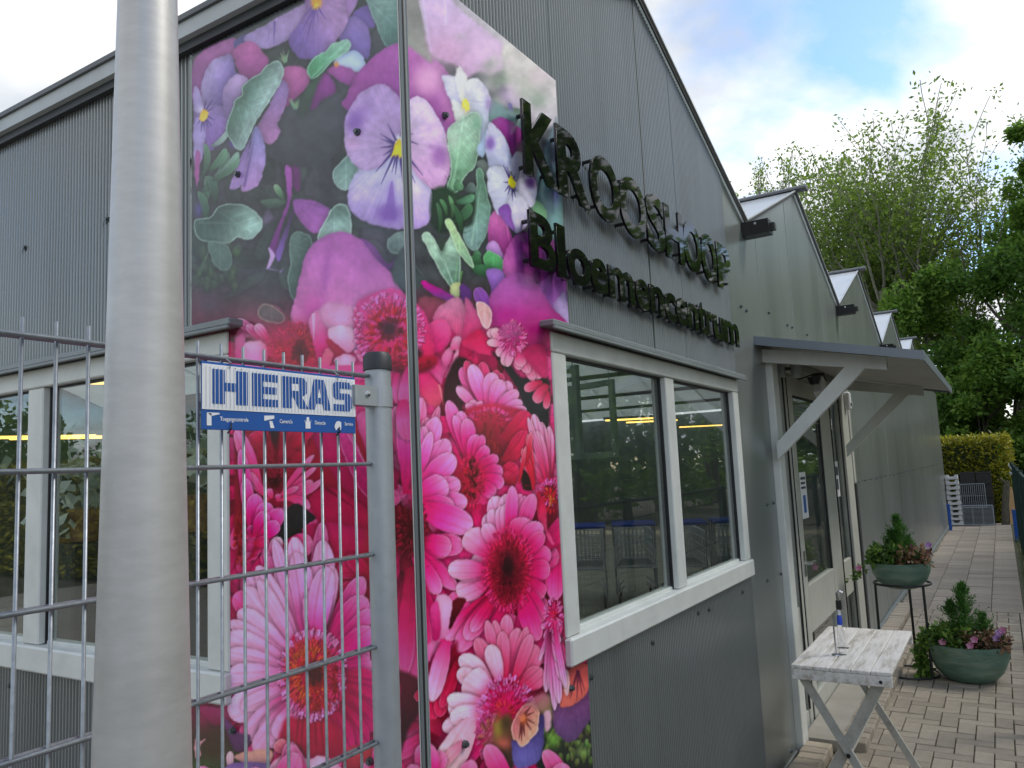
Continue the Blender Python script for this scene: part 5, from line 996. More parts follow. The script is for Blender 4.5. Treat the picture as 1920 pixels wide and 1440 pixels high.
cl = MB().lathe([(.0302,1.872),(.0325,1.872),(.0325,1.918),(.0302,1.918)], 24).box((-.098,-.020,1.873),(-.02,-.0165,1.917)).box((-.10,-.0164,1.873),(-.027,.014,1.917)).build('clamp', 'galv', FE)
MB().lathe([(.0,0),(.0075,0),(.006,.004),(.0,.006)], 12).build('bolt', 'steel', cl, smooth=True); bpy.data.objects[cl.children[0].name].location = (-.058,-.020,1.898); cl.children[0].rotation_euler = (math.pi/2,0,0)
SG = at(378, 806, 1, .0); SG2 = at(667, 812, 1, .0); zt_ = at(378, 676, 1, .0).z; zb_ = (SG.z+SG2.z)/2
SW, SH = SG2.x-SG.x, zt_-zb_
HS = empty('fence_sign', (SG.x, .003, zb_), label='blue and white ribbed fence company sign hanging on the mesh fence', cat='sign')
MB().bbox((0,-.003,0),(SW,0,SH), .0008).build('plate', 'sign_blue', HS)
za, zb2 = SH*.295, SH*.962
MB().box((.0006,-.0042,za),(SW-.0006,-.0031,zb2)).build('white_panel', 'sign_white', HS)
LET = {'H': [[(0,0),(.34,0),(.34,.38),(.66,.38),(.66,0),(1,0),(1,1),(.66,1),(.66,.63),(.34,.63),(.34,1),(0,1)]],
 'E': [[(0,0),(1,0),(1,.23),(.42,.23),(.42,.39),(.95,.39),(.95,.61),(.42,.61),(.42,.77),(1,.77),(1,1),(0,1)]],
 'A': [[(-.05,0),(.30,0),(.36,.20),(.64,.20),(.70,0),(1.05,0),(.74,1),(.26,1)]],
 'S': [[(.02,.0),(.85,0),(1,.12),(1,.50),(.86,.61),(.38,.61),(.38,.77),(1,.77),(1,.90),(.88,1),(.14,1),(0,.88),(0,.52),(.14,.39),(.62,.39),(.62,.23),(.02,.23)]],
 'R': [[(0,0),(.38,0),(.38,.34),(.46,.34),(.66,0),(1.06,0),(.80,.38),(1,.50),(1,.88),(.86,1),(0,1)]]}
HOLE = {'R': [(.38,.56),(.66,.56),(.66,.78),(.38,.78)], 'A': [(.42,.40),(.58,.40),(.50,.70)]}
lz0, lz1 = za+(zb2-za)*.13, zb2-(zb2-za)*.10
for ch, (f0, f1) in zip('HERAS', ((.055,.255),(.280,.440),(.465,.635),(.645,.800),(.822,.968))):
    mb = MB()
    for pl in LET[ch]:
        bm = bmesh.new(); vs = [bm.verts.new((SW*(f0+(f1-f0)*x), -.0049, lz0+(lz1-lz0)*y)) for x, y in pl]; f = bm.faces.new(vs); f.normal_update()
        bmesh.ops.triangulate(bm, faces=[f]); bm.verts.index_update(); mb.add([v.co.copy() for v in bm.verts], [[v.index for v in q.verts] for q in bm.faces]); bm.free()
    lo = mb.build('printed_letter', 'sign_blue', HS)
    if ch in HOLE: MB().add([(SW*(f0+(f1-f0)*x), -.0054, lz0+(lz1-lz0)*y) for x, y in HOLE[ch]], [tuple(range(len(HOLE[ch])))]).build('letter_hole', 'sign_white', lo)
rb = MB().box((-.00055,-.0062,za+.004),(.00055,-.0056,zb2-.003)).mesh('rib'); rb.materials.append(MAT['sign_white'])
for k in range(44): shared('rib', rb, HS, (SW*(.022+k*.0222), 0, 0))
def small_text(s, x, z, h, mt, par, yy=-.0036):
    me = glyph(s, .012, .0, .0, 2); hs = [v.co.y for v in me.vertices]; f = h/.7
    for v in me.vertices: v.co = (x+v.co.x*f*.80, yy, z+v.co.y*f)
    me.materials.clear(); me.materials.append(MAT[mt]); o = bpy.data.objects.new('printed_text', me); COL.objects.link(o); o.parent = par; return o
th = SH*.062
for s_, fx in (('Toegangscontrole', .098), ('Camera\'s', .452), ('Detectie', .690), ('Service', .912)): small_text(s_, SW*fx, SH*.135, th, 'sign_white', HS)
def icon(pl, fx, mt='sign_white', yy=-.0038):
    mb = MB()
    for p_ in pl: mb.add([(SW*fx+SH*x, yy, SH*y) for x, y in p_], [tuple(range(len(p_)))])
    return mb.build('icon', mt, HS)
icon([[(0,.06),(.08,.06),(.08,.24),(0,.24)],[(.08,.20),(.22,.23),(.22,.25),(.0,.25)]], .026); icon([[(0,.16),(.20,.20),(.20,.25),(0,.24)],[(.12,.05),(.2,.05),(.16,.16),(.1,.16)]], .355)
icon([[(.03,.06),(.14,.06),(.14,.16),(.03,.16)],[(.02,.16),(.15,.16),(.15,.175),(.02,.175)],[(.05,.176),(.12,.176),(.11,.25),(.06,.25)],[(.0,.18),(.02,.20),(.03,.19)],[(.17,.18),(.15,.20),(.14,.19)]], .615)
icon([[(.0,.08),(.16,.08),(.16,.19),(.09,.21),(.04,.19),(.0,.13)],[(.02,.05),(.06,.05),(.06,.08),(.02,.08)],[(.11,.05),(.15,.05),(.15,.08),(.11,.08)]], .835)
for fx in (.15, .86):
    MB().tube([(SW*fx,-.005,SH*.93),(SW*fx,-.010,SH*1.0),(SW*fx,.012,SH*1.12),(SW*fx,.016,SH*1.0)], .0012, 6).build('wire_tie', 'galv_wire', HS); MB().tube([(SW*(fx+.01),-.004,SH*.10),(SW*(fx+.0),-.010,SH*.03),(SW*fx+.004,.006,-SH*.04)], .0016, 6).build('cable_tie', 'rubber', HS)
    for dxx in (.0, .035): MB().tube([(SW*(fx+.03+dxx),-.0062,SH*.93),(SW*(fx+.03+dxx),-.0064,SH*.93)], .0012, 6).build('hole', 'ink', HS)
# lamp post, close to the camera
pd = 1.2; az = R(56.75); px_, py_ = CAM.x+pd*math.cos(az), CAM.y+pd*math.sin(az)
def prad(z): return .0608-(max(z,.9)-1.355)*.0190
LP = empty('lamp_post', (px_, py_, 0), label='thick brushed aluminium lamp post in the foreground', cat='post')
zs = [-.05,.3,.6,.9,1.2,1.5,1.8,2.1,2.4,2.8,3.2]
MB().tube([(0,0,z) for z in zs], [prad(z) for z in zs], 40).build('shaft', 'pole_alu', LP, smooth=True)
# ================================================================== THINGS BY THE DOOR
TZ = .74
TB = empty('folding_table', (2.95, -.455, 0), label='weathered white wooden folding table beside the entrance', cat='table')
tx0, tx1, ty0, ty1 = -.465, .505, -.225, .215
ws = [.10,.075,.09,.085,.09]; yy = ty1
for i, w in enumerate(ws):
    MB().bbox((tx0+rnd.uniform(0,.006), yy-w+.0015, TZ-.018), (tx1-rnd.uniform(0,.006), yy-.0015, TZ+rnd.uniform(-.001,.001)), .003).build('plank', 'wood_white', TB); yy -= w
MB().bbox((tx0+.005,ty0+.002,TZ-.066),(tx0+.027,ty1-.002,TZ-.019), .002).build('apron', 'wood_white', TB); MB().bbox((tx1-.03,ty0+.002,TZ-.066),(tx1-.008,ty1-.002,TZ-.019), .002).build('apron', 'wood_white', TB)
def leg(x, ya, yb, w, th):
    d = Vector((0, yb-ya, -TZ+.05)).normalized(); n_ = Vector((0, -d.z, d.y))
    a, b = Vector((x, ya, TZ-.04)), Vector((x, yb, -.0))
    return MB().prism([a+n_*w/2, a-n_*w/2, b-n_*w/2, b+n_*w/2], (th,0,0)).build('leg', 'wood_leg', TB)
leg(tx0+.035, ty1-.03, ty0+.02, .036, .02); leg(tx0+.060, ty0+.05, ty1-.0, .052, .024); leg(tx1-.07, ty1-.03, ty0+.02, .036, .02); leg(tx1-.10, ty0+.05, ty1, .052, .024)
MB().tube([(tx0+.030,-.005,.345),(tx1-.03,-.005,.345)], .012, 8).build('cross_bar', 'wood_leg', TB); MB().tube([(tx0+.028,-.005,.345),(tx0+.034,-.005,.345)], .010, 10).build('bolt', 'black_iron', TB); MB().tube([(tx0+.003,ty0+.05,TZ-.045),(tx0+.006,ty0+.05,TZ-.045)], .008, 10).build('bolt', 'black_iron', TB)
MB().bbox((tx0+.42,.02,TZ-.002),(tx0+.445,.075,TZ+.0035), .001).build('knot_patch', 'bark', TB)
P = at(1580, 1228, 2, TZ); BT = empty('spray_bottle', (P.x, P.y, TZ+.002), 0., label='slim clear pump bottle with a blue collar on the table', cat='bottle')
MB().lathe([(.0,0),(.021,0),(.022,.01),(.021,.10),(.017,.145),(.012,.165),(.012,.17),(.0,.17)], 20).build('bottle_body', 'bottle', BT, smooth=True); MB().lathe([(.0,.17),(.015,.17),(.015,.205),(.010,.225),(.0,.225)], 16).build('collar', 'plastic_blue', BT, smooth=True)
MB().tube([(0,0,.22),(0,0,.262)], .009, 10).build('stem', 'plastic_white', BT); MB().bbox((-.012,-.018,.255),(.016,.012,.31), .004).build('pump_head', 'plastic_black', BT); MB().tube([(0,.0,.30),(-.004,.002,.35),(0,-.012,.362),(.0,-.03,.352)], .008, 8).build('nozzle', 'steel', BT); MB().tube([(-.02,.03,0),(-.022,.032,.16)], .005, 6).lathe([(0,0),(.028,.0),(.026,.004),(0,.005)], 16, (-.02,.03,0)).build('pen_holder', 'steel', BT)
BT.scale = (.85, .85, .85)
# leaf helpers
def leaves(mb, pts, size, rng, up=.3, shape=1.6, mi=0):
    for p in pts:
        d = Vector((rng.gauss(0,1), rng.gauss(0,1), rng.gauss(0,1)+up)).normalized(); a = d.orthogonal().normalized(); a = (Matrix.Rotation(rng.uniform(0,6.28), 3, d) @ a); b = d.cross(a)
        s = size*rng.uniform(.65,1.3); p = Vector(p)
        mb.add([p, p+a*s*.5*shape+b*s*.38, p+a*s*shape, p+a*s*.5*shape-b*s*.38], [(0,1,2,3)], mi)
def cone_tree(root, c, h, r, rng, n=1500, mt='leaf_conifer', name='conifer'):
    mb = MB()
    for _ in range(max(40, n//38)):
        t = rng.random()**1.15; a = rng.uniform(0,6.283); ln = (r*(1-t)**.9*rng.uniform(.65,1.25)+.02); zb = h*t*.90
        d = Vector((math.cos(a), math.sin(a), .55+1.1*t+rng.uniform(-.15,.3))).normalized(); p0 = Vector((c[0], c[1], c[2]+zb))
        for k in range(30):
            f = rng.random()**.8; p = p0+d*ln*f*1.1+Vector((rng.gauss(0,.006), rng.gauss(0,.006), rng.gauss(0,.006))); nd = (d+Vector((rng.gauss(0,.55), rng.gauss(0,.55), rng.gauss(0,.4)+.3))).normalized()
            q = nd.orthogonal().normalized(); s = .026*rng.uniform(.6,1.4); q = Matrix.Rotation(rng.uniform(0,6.28), 3, nd) @ q
            mb.add([p-q*s*.16, p+nd*s*.6+q*s*.12, p+nd*s*1.25, p+q*s*.16], [(0,1,2,3)])
    return mb.build(name, mt, root)
def bowl(root, rx, ry, h, z0, nm='bowl'):
    pr = [(.0,0),(.50,0),(.60,.015/h*h),(.80,.28*h),(.93,.60*h),(.985,.90*h),(1.0,h),(.955,h),(.93,.86*h),(.0,.80*h)]
    o = MB().lathe([(a, z0+b) for a, b in pr[:8]], 40, sx=rx, sy=ry).build(nm, 'pot_green', root, smooth=True)
    MB().lathe([(.945, z0+.84*h),(.5, z0+.90*h),(.0, z0+.92*h)], 24, sx=rx, sy=ry).build('potting_soil', 'peat', root); return o
def planting(root, z, rx, ry, rng, trail_left, red, flowers, th, tr, tcx=0., extra=()):
    cone_tree(root, (tcx, 0, z-.02), th, tr, rng, 4200)
    for (dx, dy, hh, rr) in extra: cone_tree(root, (tcx+dx, dy, z-.02), hh, rr, rng, 2200, name='conifer_shoot')
    MB().tube([(tcx,0,z-.03),(tcx,0,z+th*.6)], .006, 6).build('stem', 'bark', root)
    # the camera sees the planters along +X, so their left is +Y
    mb = MB()
    for _ in range(520):
        y = rng.uniform(-.1,1.02)*ry; x = rng.uniform(-.9,.6)*rx; leaves(mb, [(x, y, z+rng.uniform(-.01,.15)*(1-.3*abs(y)/ry))], .038, rng, .6, 1.35)
    if trail_left:
        for _ in range(620):
            t = rng.random(); y = ry*(.9+.35*math.sin(t*2.4)+rng.uniform(-.16,.16)); zz = z+.10-t*trail_left+rng.uniform(-.03,.03); leaves(mb, [(rng.uniform(-.55,.45)*rx, y, max(.02, zz))], .034, rng, .4, 1.3)
    mb.build('foliage', 'leaf_pot', root)
    mb = MB()
    for _ in range(red): 
        y = rng.uniform(-1.08,.1)*ry; x = rng.uniform(-.9,.5)*rx; leaves(mb, [(x, y, z+rng.uniform(-.01,.12))], .032, rng, .6, 1.3)
    mb.build('variegated_foliage', 'leaf_red', root)
    mb = MB()
    for _ in range(red//2):
        y = rng.uniform(-1.0,.9)*ry; x = rng.uniform(-.95,.3)*rx; leaves(mb, [(x, y, z+rng.uniform(-.01,.09))], .03, rng, .6, 1.3)
    mb.build('dark_foliage', 'leaf_dark', root)
    for (x, y, dz, mt) in flowers:
        fb = MB(); c = Vector((x, y, z+dz)); n_ = Vector((-.8, .1, .5)).normalized(); a = n_.orthogonal().normalized(); b = n_.cross(a)
        for k in range(5):
            t = k*2*math.pi/5; u = a*math.cos(t)+b*math.sin(t); v = n_.cross(u); fb.add([c, c+u*.016+v*.014+n_*.004, c+u*.030+n_*.007, c+u*.016-v*.014+n_*.004], [(0,1,2,3)])
        fb.build('flower', mt, root)
rg = random.Random(11)
GP = empty('ground_planter', (5.52, -.835, 0), label='oval green glazed planter with dwarf conifer and pink flowers on the path', cat='planter')
bowl(GP, .25, .285, .275, 0.); planting(GP, .265, .225, .26, rg, .36, 420, [(-.24,-.03,.035,'flower_pink'),(-.22,-.06,.075,'flower_pink'),(-.15,-.22,.12,'flower_lilac'),(-.18,-.20,.09,'flower_lilac'),(-.14,-.24,.14,'flower_pink'),(-.2,.15,.04,'flower_pink')], .50, .22, .02, ((-.02,.09,.36,.12),(.0,-.12,.26,.11),(-.06,.02,.40,.10)))
PS = empty('plant_stand', (5.55, -.425, 0), label='black iron three-legged plant stand behind the table', cat='stand')
ring = lambda z, r, t_: MB().tube([(r*math.cos(a*math.pi/16), r*math.sin(a*math.pi/16), z) for a in range(33)], t_, 8, cap=False)
ring(.70, .205, .010).build('top_ring', 'black_iron', PS, smooth=True); ring(.012, .205, .008).build('foot_ring', 'black_iron', PS, smooth=True)
for a in (R(110), R(232), R(352)): MB().tube([(.20*math.cos(a), .20*math.sin(a), .70),(.205*math.cos(a), .205*math.sin(a), .01)], .010, 8).build('leg', 'black_iron', PS, smooth=True)
SP = empty('stand_planter', (5.55, -.425, .665), label='green glazed bowl with dwarf conifer and ivy on the black stand', cat='planter')
bowl(SP, .225, .225, .20, 0.); planting(SP, .195, .205, .21, rg, 0, 330, [(-.05,-.22,.14,'flower_lilac'),(-.2,.28,-.03,'flower_pink')], .41, .16, .02, ((.0,-.07,.22,.10),(.02,.05,.28,.09),(-.05,-.01,.33,.08)))
mb = MB()
for _ in range(70):
    t_ = rg.random(); leaves(mb, [(rg.uniform(-.1,.05), .26+t_*.10+rg.uniform(-.03,.03), .17-t_*.12)], .03, rg, .3, 1.3)
mb.build('trailing_shoot', 'leaf_pot', SP)
# ================================================================== FAR END OF THE PATH
for k in range(10):
    r_ = empty('stacked_tray', (19.95+rnd.uniform(-.02,.02), -.16+rnd.uniform(-.01,.01), .02+k*.118), label='white plastic stacking tray at the path end, number %s from the ground in its stack' % ['one','two','three','four','five','six','seven','eight','nine','ten'][k], cat='tray', group='stack of white trays')
    MB().bbox((-.2,-.13,0),(.2,.13,.012), .002).build('base', 'plastic_white', r_)
    for (a, b) in (((-.2,-.13,.0122),(-.188,.13,.095)),((.188,-.13,.0122),(.2,.13,.095))):
        MB().prism([(a[0],-.13,.012),(a[0],.13,.012),(a[0],.13,.10),(a[0],.07,.10),(a[0],.05,.055),(a[0],-.05,.055),(a[0],-.07,.10),(a[0],-.13,.10)], (.012,0,0)).build('end_board', 'plastic_white', r_)
    MB().box((-.187,-.13,.0122),(.187,-.12,.06)).build('side_board', 'plastic_white', r_); MB().box((-.187,.12,.0122),(.187,.13,.06)).build('side_board', 'plastic_white', r_)
for k in range(4):
    for j, y in enumerate((-.47, -.80)):
        if k == 3 and j == 1: pass
        r_ = empty('black_crate', (20.45, y, .02+k*.305), label='black plastic crate, %s row of the %s stack at the path end' % (['bottom','second','third','top'][k], ['left','right'][j]), cat='crate', group='black crates at the path end')
        MB().box((-.2,-.155,0),(.2,.155,.012)).build('base', 'plastic_black', r_)
        for (a, b) in (((-.2,-.155,.0122),(-.188,.155,.29)),((.188,-.155,.0122),(.2,.155,.29)),((-.187,-.155,.0122),(.187,-.145,.29)),((-.187,.145,.0122),(.187,.155,.29))): MB().box(a, b).build('side', 'plastic_black', r_)
        MB().bbox((-.212,-.158,.25),(-.201,.158,.285), .003).build('rim', 'plastic_black', r_)
        for q in range(4): MB().box((-.206,-.13+q*.07,.03),(-.2005,-.115+q*.07,.24)).build('rib', 'plastic_black', r_)
def grid_panel(name, x, y0, y1, z0, z1, ny_, nz_, lean, label, r=.006):
    g_ = empty(name, (x, (y0+y1)/2, z0), label=label, cat='wire grid'); w = (y1-y0)/2; h = z1-z0
    MB().tube([(0,-w,0),(lean,-w,h)], r*1.6, 6).build('frame_bar', 'galv_wire', g_); MB().tube([(0,w,0),(lean,w,h)], r*1.6, 6).build('frame_bar', 'galv_wire', g_); MB().tube([(0,-w,0),(0,w,0)], r*1.6, 6).build('frame_bar', 'galv_wire', g_); MB().tube([(lean,-w,h),(lean,w,h)], r*1.6, 6).build('frame_bar', 'galv_wire', g_)
    for i in range(1, ny_): MB().tube([(0,-w+2*w*i/ny_,0),(lean,-w+2*w*i/ny_,h)], r, 5).build('rod', 'galv_wire', g_)
    for i in range(1, nz_): MB().tube([(lean*i/nz_,-w,h*i/nz_),(lean*i/nz_,w,h*i/nz_)], r, 5).build('rod', 'galv_wire', g_)
grid_panel('wire_cage_front', 20.1, -.80, -.30, .40, .95, 12, 2, .06, 'open wire cage panel standing above the grating at the path end'); grid_panel('steel_grating', 19.85, -.92, -.30, .02, .46, 3, 16, .05, 'dense steel grating leaning at the path end', .008)
for (y, x, lb) in ((-.095, 18.6, 'short blue plastic post against the grey wall end'), (-1.30, 16.4, 'short blue plastic post beside the green fence')):
    r_ = empty('blue_post', (x, y, 0), label=lb, cat='post'); MB().bbox((-.035,-.03,-.02),(.035,.03,.56), .008).build('post', 'post_blue', r_); MB().bbox((-.04,-.034,.5602),(.04,.034,.575), .005).build('cap', 'post_blue', r_)
r_ = empty('log', (20.2, -1.16, 0), label='rough bark-covered log leaning upright at the path end', cat='log')
MB().tube([(0,.02,0),(.0,.0,.3),(.03,-.05,.7),(.06,-.10,1.0)], [.085,.08,.07,.06], 12).build('trunk', 'bark', r_); MB().tube([(.05,-.085,.9),(-.03,.02,1.06)], [.03,.02], 8).build('branch_stub', 'bark', r_)
r_ = empty('plank', (20.15, -1.29, 0), label='light brown wooden board leaning beside the log', cat='plank'); MB().prism([(0,-.06,0),(0,.06,0),(.10,.03,.86),(.10,-.05,.86),(.08,-.085,.6)], (.03,0,0)).build('board', 'plank', r_)
# green fence along the outer side of the path
GF = empty('green_fence', (8, -1.36, 0), label='dark green mesh fence along the right side of the path', cat='fence')
def gbar(name, a, b, r, n=6): return MB().tube([Vector(a)-Vector((8,-1.36,0)), Vector(b)-Vector((8,-1.36,0))], r, n).build(name, 'fence_green', GF)
for x in (16.9, 14.4, 11.9, 9.4, 6.9, 4.4, 1.9, -.6, -3.1): 
    MB().bbox((x-8-.03,-.03,-.05),(x-8+.03,.03,1.47), .004).build('post', 'fence_green', GF)
for z in (.1,.3,.5,.7,.9,1.1,1.3,1.44): gbar('horizontal_wire', (-3.1,-1.36,z), (16.9,-1.36,z), .006 if z < 1.4 else .016)
vw2 = MB().tube([(0,0,.04),(0,0,1.45)], .0025, 5).mesh('vw'); vw2.materials.append(MAT['fence_green'])
xv = 16.85
nv = 0
while xv > 2.0 and nv < 290: shared('vertical_wire', vw2, GF, (xv-8, .008, 0)); xv -= .055; nv += 1
MB().tube([(8.8,.0,1.30),(8.8,.05,1.40),(8.9,.05,1.44)], .012, 8).build('latch_bar', 'steel', GF); MB().bbox((8.86,.0,1.22),(8.93,.06,1.28), .01).build('latch_box', 'steel', GF)
# ================================================================== HEDGES AND TREES
def hedge(name, x0, x1, y0, y1, h, rng, n, label, mt='leaf_hedge'):
    r_ = empty(name, ((x0+x1)/2, (y0+y1)/2, 0), label=label, cat='hedge'); cx, cy = (x0+x1)/2, (y0+y1)/2; hx, hy = (x1-x0)/2, (y1-y0)/2
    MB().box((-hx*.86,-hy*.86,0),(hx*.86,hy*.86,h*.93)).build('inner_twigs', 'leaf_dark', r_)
    mb = MB()
    for _ in range(n):
        f = rng.random(); z = h*rng.random()
        if f < .42: p = ((-hx if x0 > 0 else hx)+rng.gauss(0,.03), rng.uniform(-hy,hy), z)
        elif f < .55: p = (rng.uniform(-hx,hx), (-hy if rng.random() < .5 else hy)+rng.gauss(0,.03), z)
        elif f < .62: p = (hx if x0 > 0 else -hx, rng.uniform(-hy,hy), z)
        else: p = (rng.uniform(-hx,hx), rng.uniform(-hy,hy), h+rng.gauss(0,.035)+.03*math.sin(9*f*20))
        leaves(mb, [p], .055 if x0 > 0 else .085, rng, .9, 1.8)
    mb.build('foliage', mt, r_); return r_
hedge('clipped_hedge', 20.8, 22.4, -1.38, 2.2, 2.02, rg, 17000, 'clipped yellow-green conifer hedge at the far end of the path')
hedge('clipped_hedge', -9.3, -7.6, 5, 42, 2.30, rg, 52000, 'clipped yellow-green hedge mirrored in the left shop window')
def grow(rng, base, h, lean, nlev, spread, r0, up):
    """branching skeleton -> list of (pts, radii) and leaf anchor points"""
    limbs = []; tips = []
    def rec(p, d, L_, r, lev):
        pts = [p.copy()]; k = 5; q = p.copy(); dd = d.copy()
        for i in range(k):
            dd = (dd+Vector((rng.gauss(0,.10), rng.gauss(0,.10), rng.gauss(0,.05)+up*.06))).normalized(); q = q+dd*L_/k; pts.append(q.copy())
            if lev >= 2: tips.append((q.copy(), lev))
        rs = [r*(1-.55*i/k) for i in range(k+1)]; limbs.append((pts, rs, lev))
        if lev < nlev:
            m_ = rng.randint(3, 5) if lev else rng.randint(5, 7)
            for b in range(m_):
                f = rng.uniform(.35, 1.0) if lev else rng.uniform(.28, .98); i = min(k-1, int(f*k)); s = pts[i].lerp(pts[i+1], f*k-i)
                side = Vector((rng.gauss(0,1), rng.gauss(0,1), 0)).normalized(); nd = (dd*(1-spread)+side*spread+Vector((0,0,up*.5))).normalized()
                rec(s, nd, L_*rng.uniform(.45,.68), r*(1-.5*f)*.52, lev+1)
        else: tips.append((q.copy(), lev+1))
    rec(Vector(base), Vector((lean[0], lean[1], 1)).normalized(), h*.62, r0, 0)
    return limbs, tips
def tree(name, base, h, seed, label, leaf='leaf_tall', bark='bark', per=5, lsize=.16, spread=.45, up=.5, nlev=3, lean=(0,0), cl=.35, trunks=1, group=None, r0=.0, width=1.):
    rng = random.Random(seed); r_ = empty(name, base, label=label, cat='tree', group=group); tb = MB(); lb = MB()
    for k in range(trunks):
        ln = (lean[0]+rng.gauss(0,.10)*(trunks > 1), lean[1]+rng.gauss(0,.14)*(trunks > 1))
        limbs, tips = grow(rng, (rng.gauss(0,.2)*(trunks > 1), rng.gauss(0,.3)*(trunks > 1), -.05), h*(rng.uniform(.8,1) if k else 1), ln, nlev, spread, r0 or h*.012, up)
        f_ = h*(rng.uniform(.86,1) if k else 1)/max(q.z for q, _ in tips)
        for pts, rs, lev in limbs: tb.tube([p*f_ for p in pts], [max(.011, r*f_) for r in rs], 7 if lev < 2 else 4, cap=False)
        tips = [(p*f_, l_) for p, l_ in tips]
        for p, lev in tips:
            if not per: continue
            for _ in range(rng.randint(max(0, per-2), per+2)): leaves(lb, [p+Vector((rng.gauss(0,cl), rng.gauss(0,cl), rng.gauss(0,cl*.8)))], lsize, rng, .6, 1.5)
    tb.build('trunk', bark, r_, smooth=True)
    if lb.v: lb.build('crown', leaf, r_)
    return r_
def crown_tree(name, base, h, w, seed, label, leaf='leaf_dense', n=9000, lsize=.22, z0=.0, group=None, bark='bark'):
    """dense tree: many leaf clumps through an uneven crown volume with gaps"""
    rng = random.Random(seed); r_ = empty(name, base, label=label, cat='tree', group=group); tb = MB(); lb = MB()
    limbs, tips = grow(rng, (0,0,-.05), h*.95, (0,0), 2, .5, h*.016, .3)
    for pts, rs, lev in limbs: tb.tube(pts, [max(.01, r) for r in rs], 7 if lev < 2 else 5, cap=False)
    cl = []
    for _ in range(46):
        t_ = rng.random(); a = rng.uniform(0,6.283); rr = w*math.sqrt(rng.random())*(1-.55*abs(t_*2-.8)); cl.append((Vector((rr*math.cos(a), rr*math.sin(a), z0+(h-z0)*t_)), rng.uniform(.35,.8)*w*.36))
    for _ in range(n):
        c, r = rng.choice(cl); d = Vector((rng.gauss(0,1), rng.gauss(0,1), rng.gauss(0,.7))).normalized(); leaves(lb, [c+d*r*rng.uniform(.55,1.05)], lsize, rng, .8, 1.4)
    tb.build('trunk', bark, r_, smooth=True); lb.build('crown', leaf, r_); return r_
def gp(px, x, py=900): 
    P = at(px, py, 0, x); return (x, P.y, 0)
tg = 'tall airy trees behind the building'
def hz(px, py, x): return at(px, py, 0, x).z
tree('tall_tree', gp(1555,33), hz(1555,270,33), 3, 'leftmost tall airy tree rising behind the second gable', per=5, lsize=.11, trunks=4, group=tg, spread=.34, cl=.18, r0=.17)
tree('tall_tree', gp(1655,31), hz(1680,205,31), 8, 'tall airy tree with forked trunks behind the third gable', bark='bark_pale', per=6, lsize=.11, trunks=5, group=tg, spread=.36, cl=.19, r0=.18)
tree('tall_tree', gp(1800,30), hz(1800,205,30), 14, 'tallest airy tree with mossy leaning trunk above the hedge', bark='bark_pale', per=6, lsize=.11, trunks=5, group=tg, spread=.38, cl=.20, r0=.19, lean=(0,.12))
tree('tall_tree', gp(1885,32), hz(1885,210,32), 21, 'airy tall tree near the right picture edge', bark='bark_pale', per=6, lsize=.11, trunks=5, group=tg, spread=.38, cl=.20, r0=.19)
crown_tree('leafy_tree', gp(2035,27), hz(1920,230,27), 2.3, 31, 'dark dense tree cut off by the right picture edge', 'leaf_mid', 26000, .12, 1.)
dg_ = 'dense green trees behind the hedge'
crown_tree('leafy_tree', gp(1770,27), hz(1760,520,27), 2.6, 41, 'dense green tree between the gables and the canopy corner', 'leaf_mid', 20000, .12, .8, dg_); crown_tree('leafy_tree', gp(1850,25.5), hz(1850,640,25.5), 2.4, 42, 'dense low tree right above the yellow hedge', 'leaf_mid', 20000, .12, .4, dg_)
crown_tree('leafy_tree', gp(1915,26), hz(1900,480,26), 2.3, 43, 'dense dark tree behind the right end of the hedge', 'leaf_dense', 20000, .12, .4, dg_); crown_tree('leafy_tree', gp(1700,30), hz(1700,640,30), 2.0, 44, 'small dense tree peeping over the farthest gable', 'leaf_mid', 12000, .12, .4, dg_)
crown_tree('leafy_tree', gp(1540,33), hz(1540,400,33)*.9, 1.8, 46, 'dark bushy tree just behind the second gable edge', 'leaf_dense', 7000, .2, 2., dg_)
tree('bare_tree', gp(1400,34), hz(1405,285,34), 55, 'leafless thin tree behind the first valley', per=0, spread=.3, trunks=2, up=.7, r0=.09)
# woodland strip opposite the shop (seen in the panes and the letters)
rng = random.Random(77); lb = MB(); tb = MB()
for k in range(25):
    x = 1.5+k*2.0+rng.uniform(-.6,.6); y = -9.4+rng.uniform(-1.2,1.2); h = rng.uniform(9.2,12.6); tb.tube([(x,y,-.1),(x+.1,y,h*.5),(x,y+.1,h*.9)], [.16,.12,.04], 6)
    for _ in range(20):
        c = Vector((x+rng.gauss(0,1.0), y+rng.gauss(0,.9), rng.uniform(.6,h))); r = rng.uniform(.5,1.1)
        for _ in range(110):
            d = Vector((rng.gauss(0,1), rng.gauss(0,1), rng.gauss(0,.8))).normalized(); leaves(lb, [c+d*r*rng.uniform(.5,1.05)], .22, rng, .6, 1.4)
wd = empty('woodland', (0, 0, 0)); wd['kind'] = 'stuff'
o = lb.build('woodland', 'leaf_mid'); o['kind'] = 'stuff'; tag(o, 'woodland strip beyond the green fence, mirrored in the shop panes', 'woodland'); tb.build('trunks', 'bark', o); bpy.data.objects.remove(wd)
rng = random.Random(78); lb = MB()
for k in range(18):
    y = 14+k*3.4; x = -22+rng.uniform(-2,2); h = rng.uniform(4.0,7.5)
    for _ in range(12):
        c = Vector((x+rng.gauss(0,1), y+rng.gauss(0,1.3), rng.uniform(.6,h))); r = rng.uniform(.7,1.3)
        for _ in range(60):
            d = Vector((rng.gauss(0,1), rng.gauss(0,1), rng.gauss(0,.8))).normalized(); leaves(lb, [c+d*r*rng.uniform(.5,1.05)], .34, rng, .6, 1.4)
o = lb.build('distant_wood', 'leaf_mid'); o['kind'] = 'stuff'; tag(o, 'distant tree line mirrored in the left shop window', 'woodland')
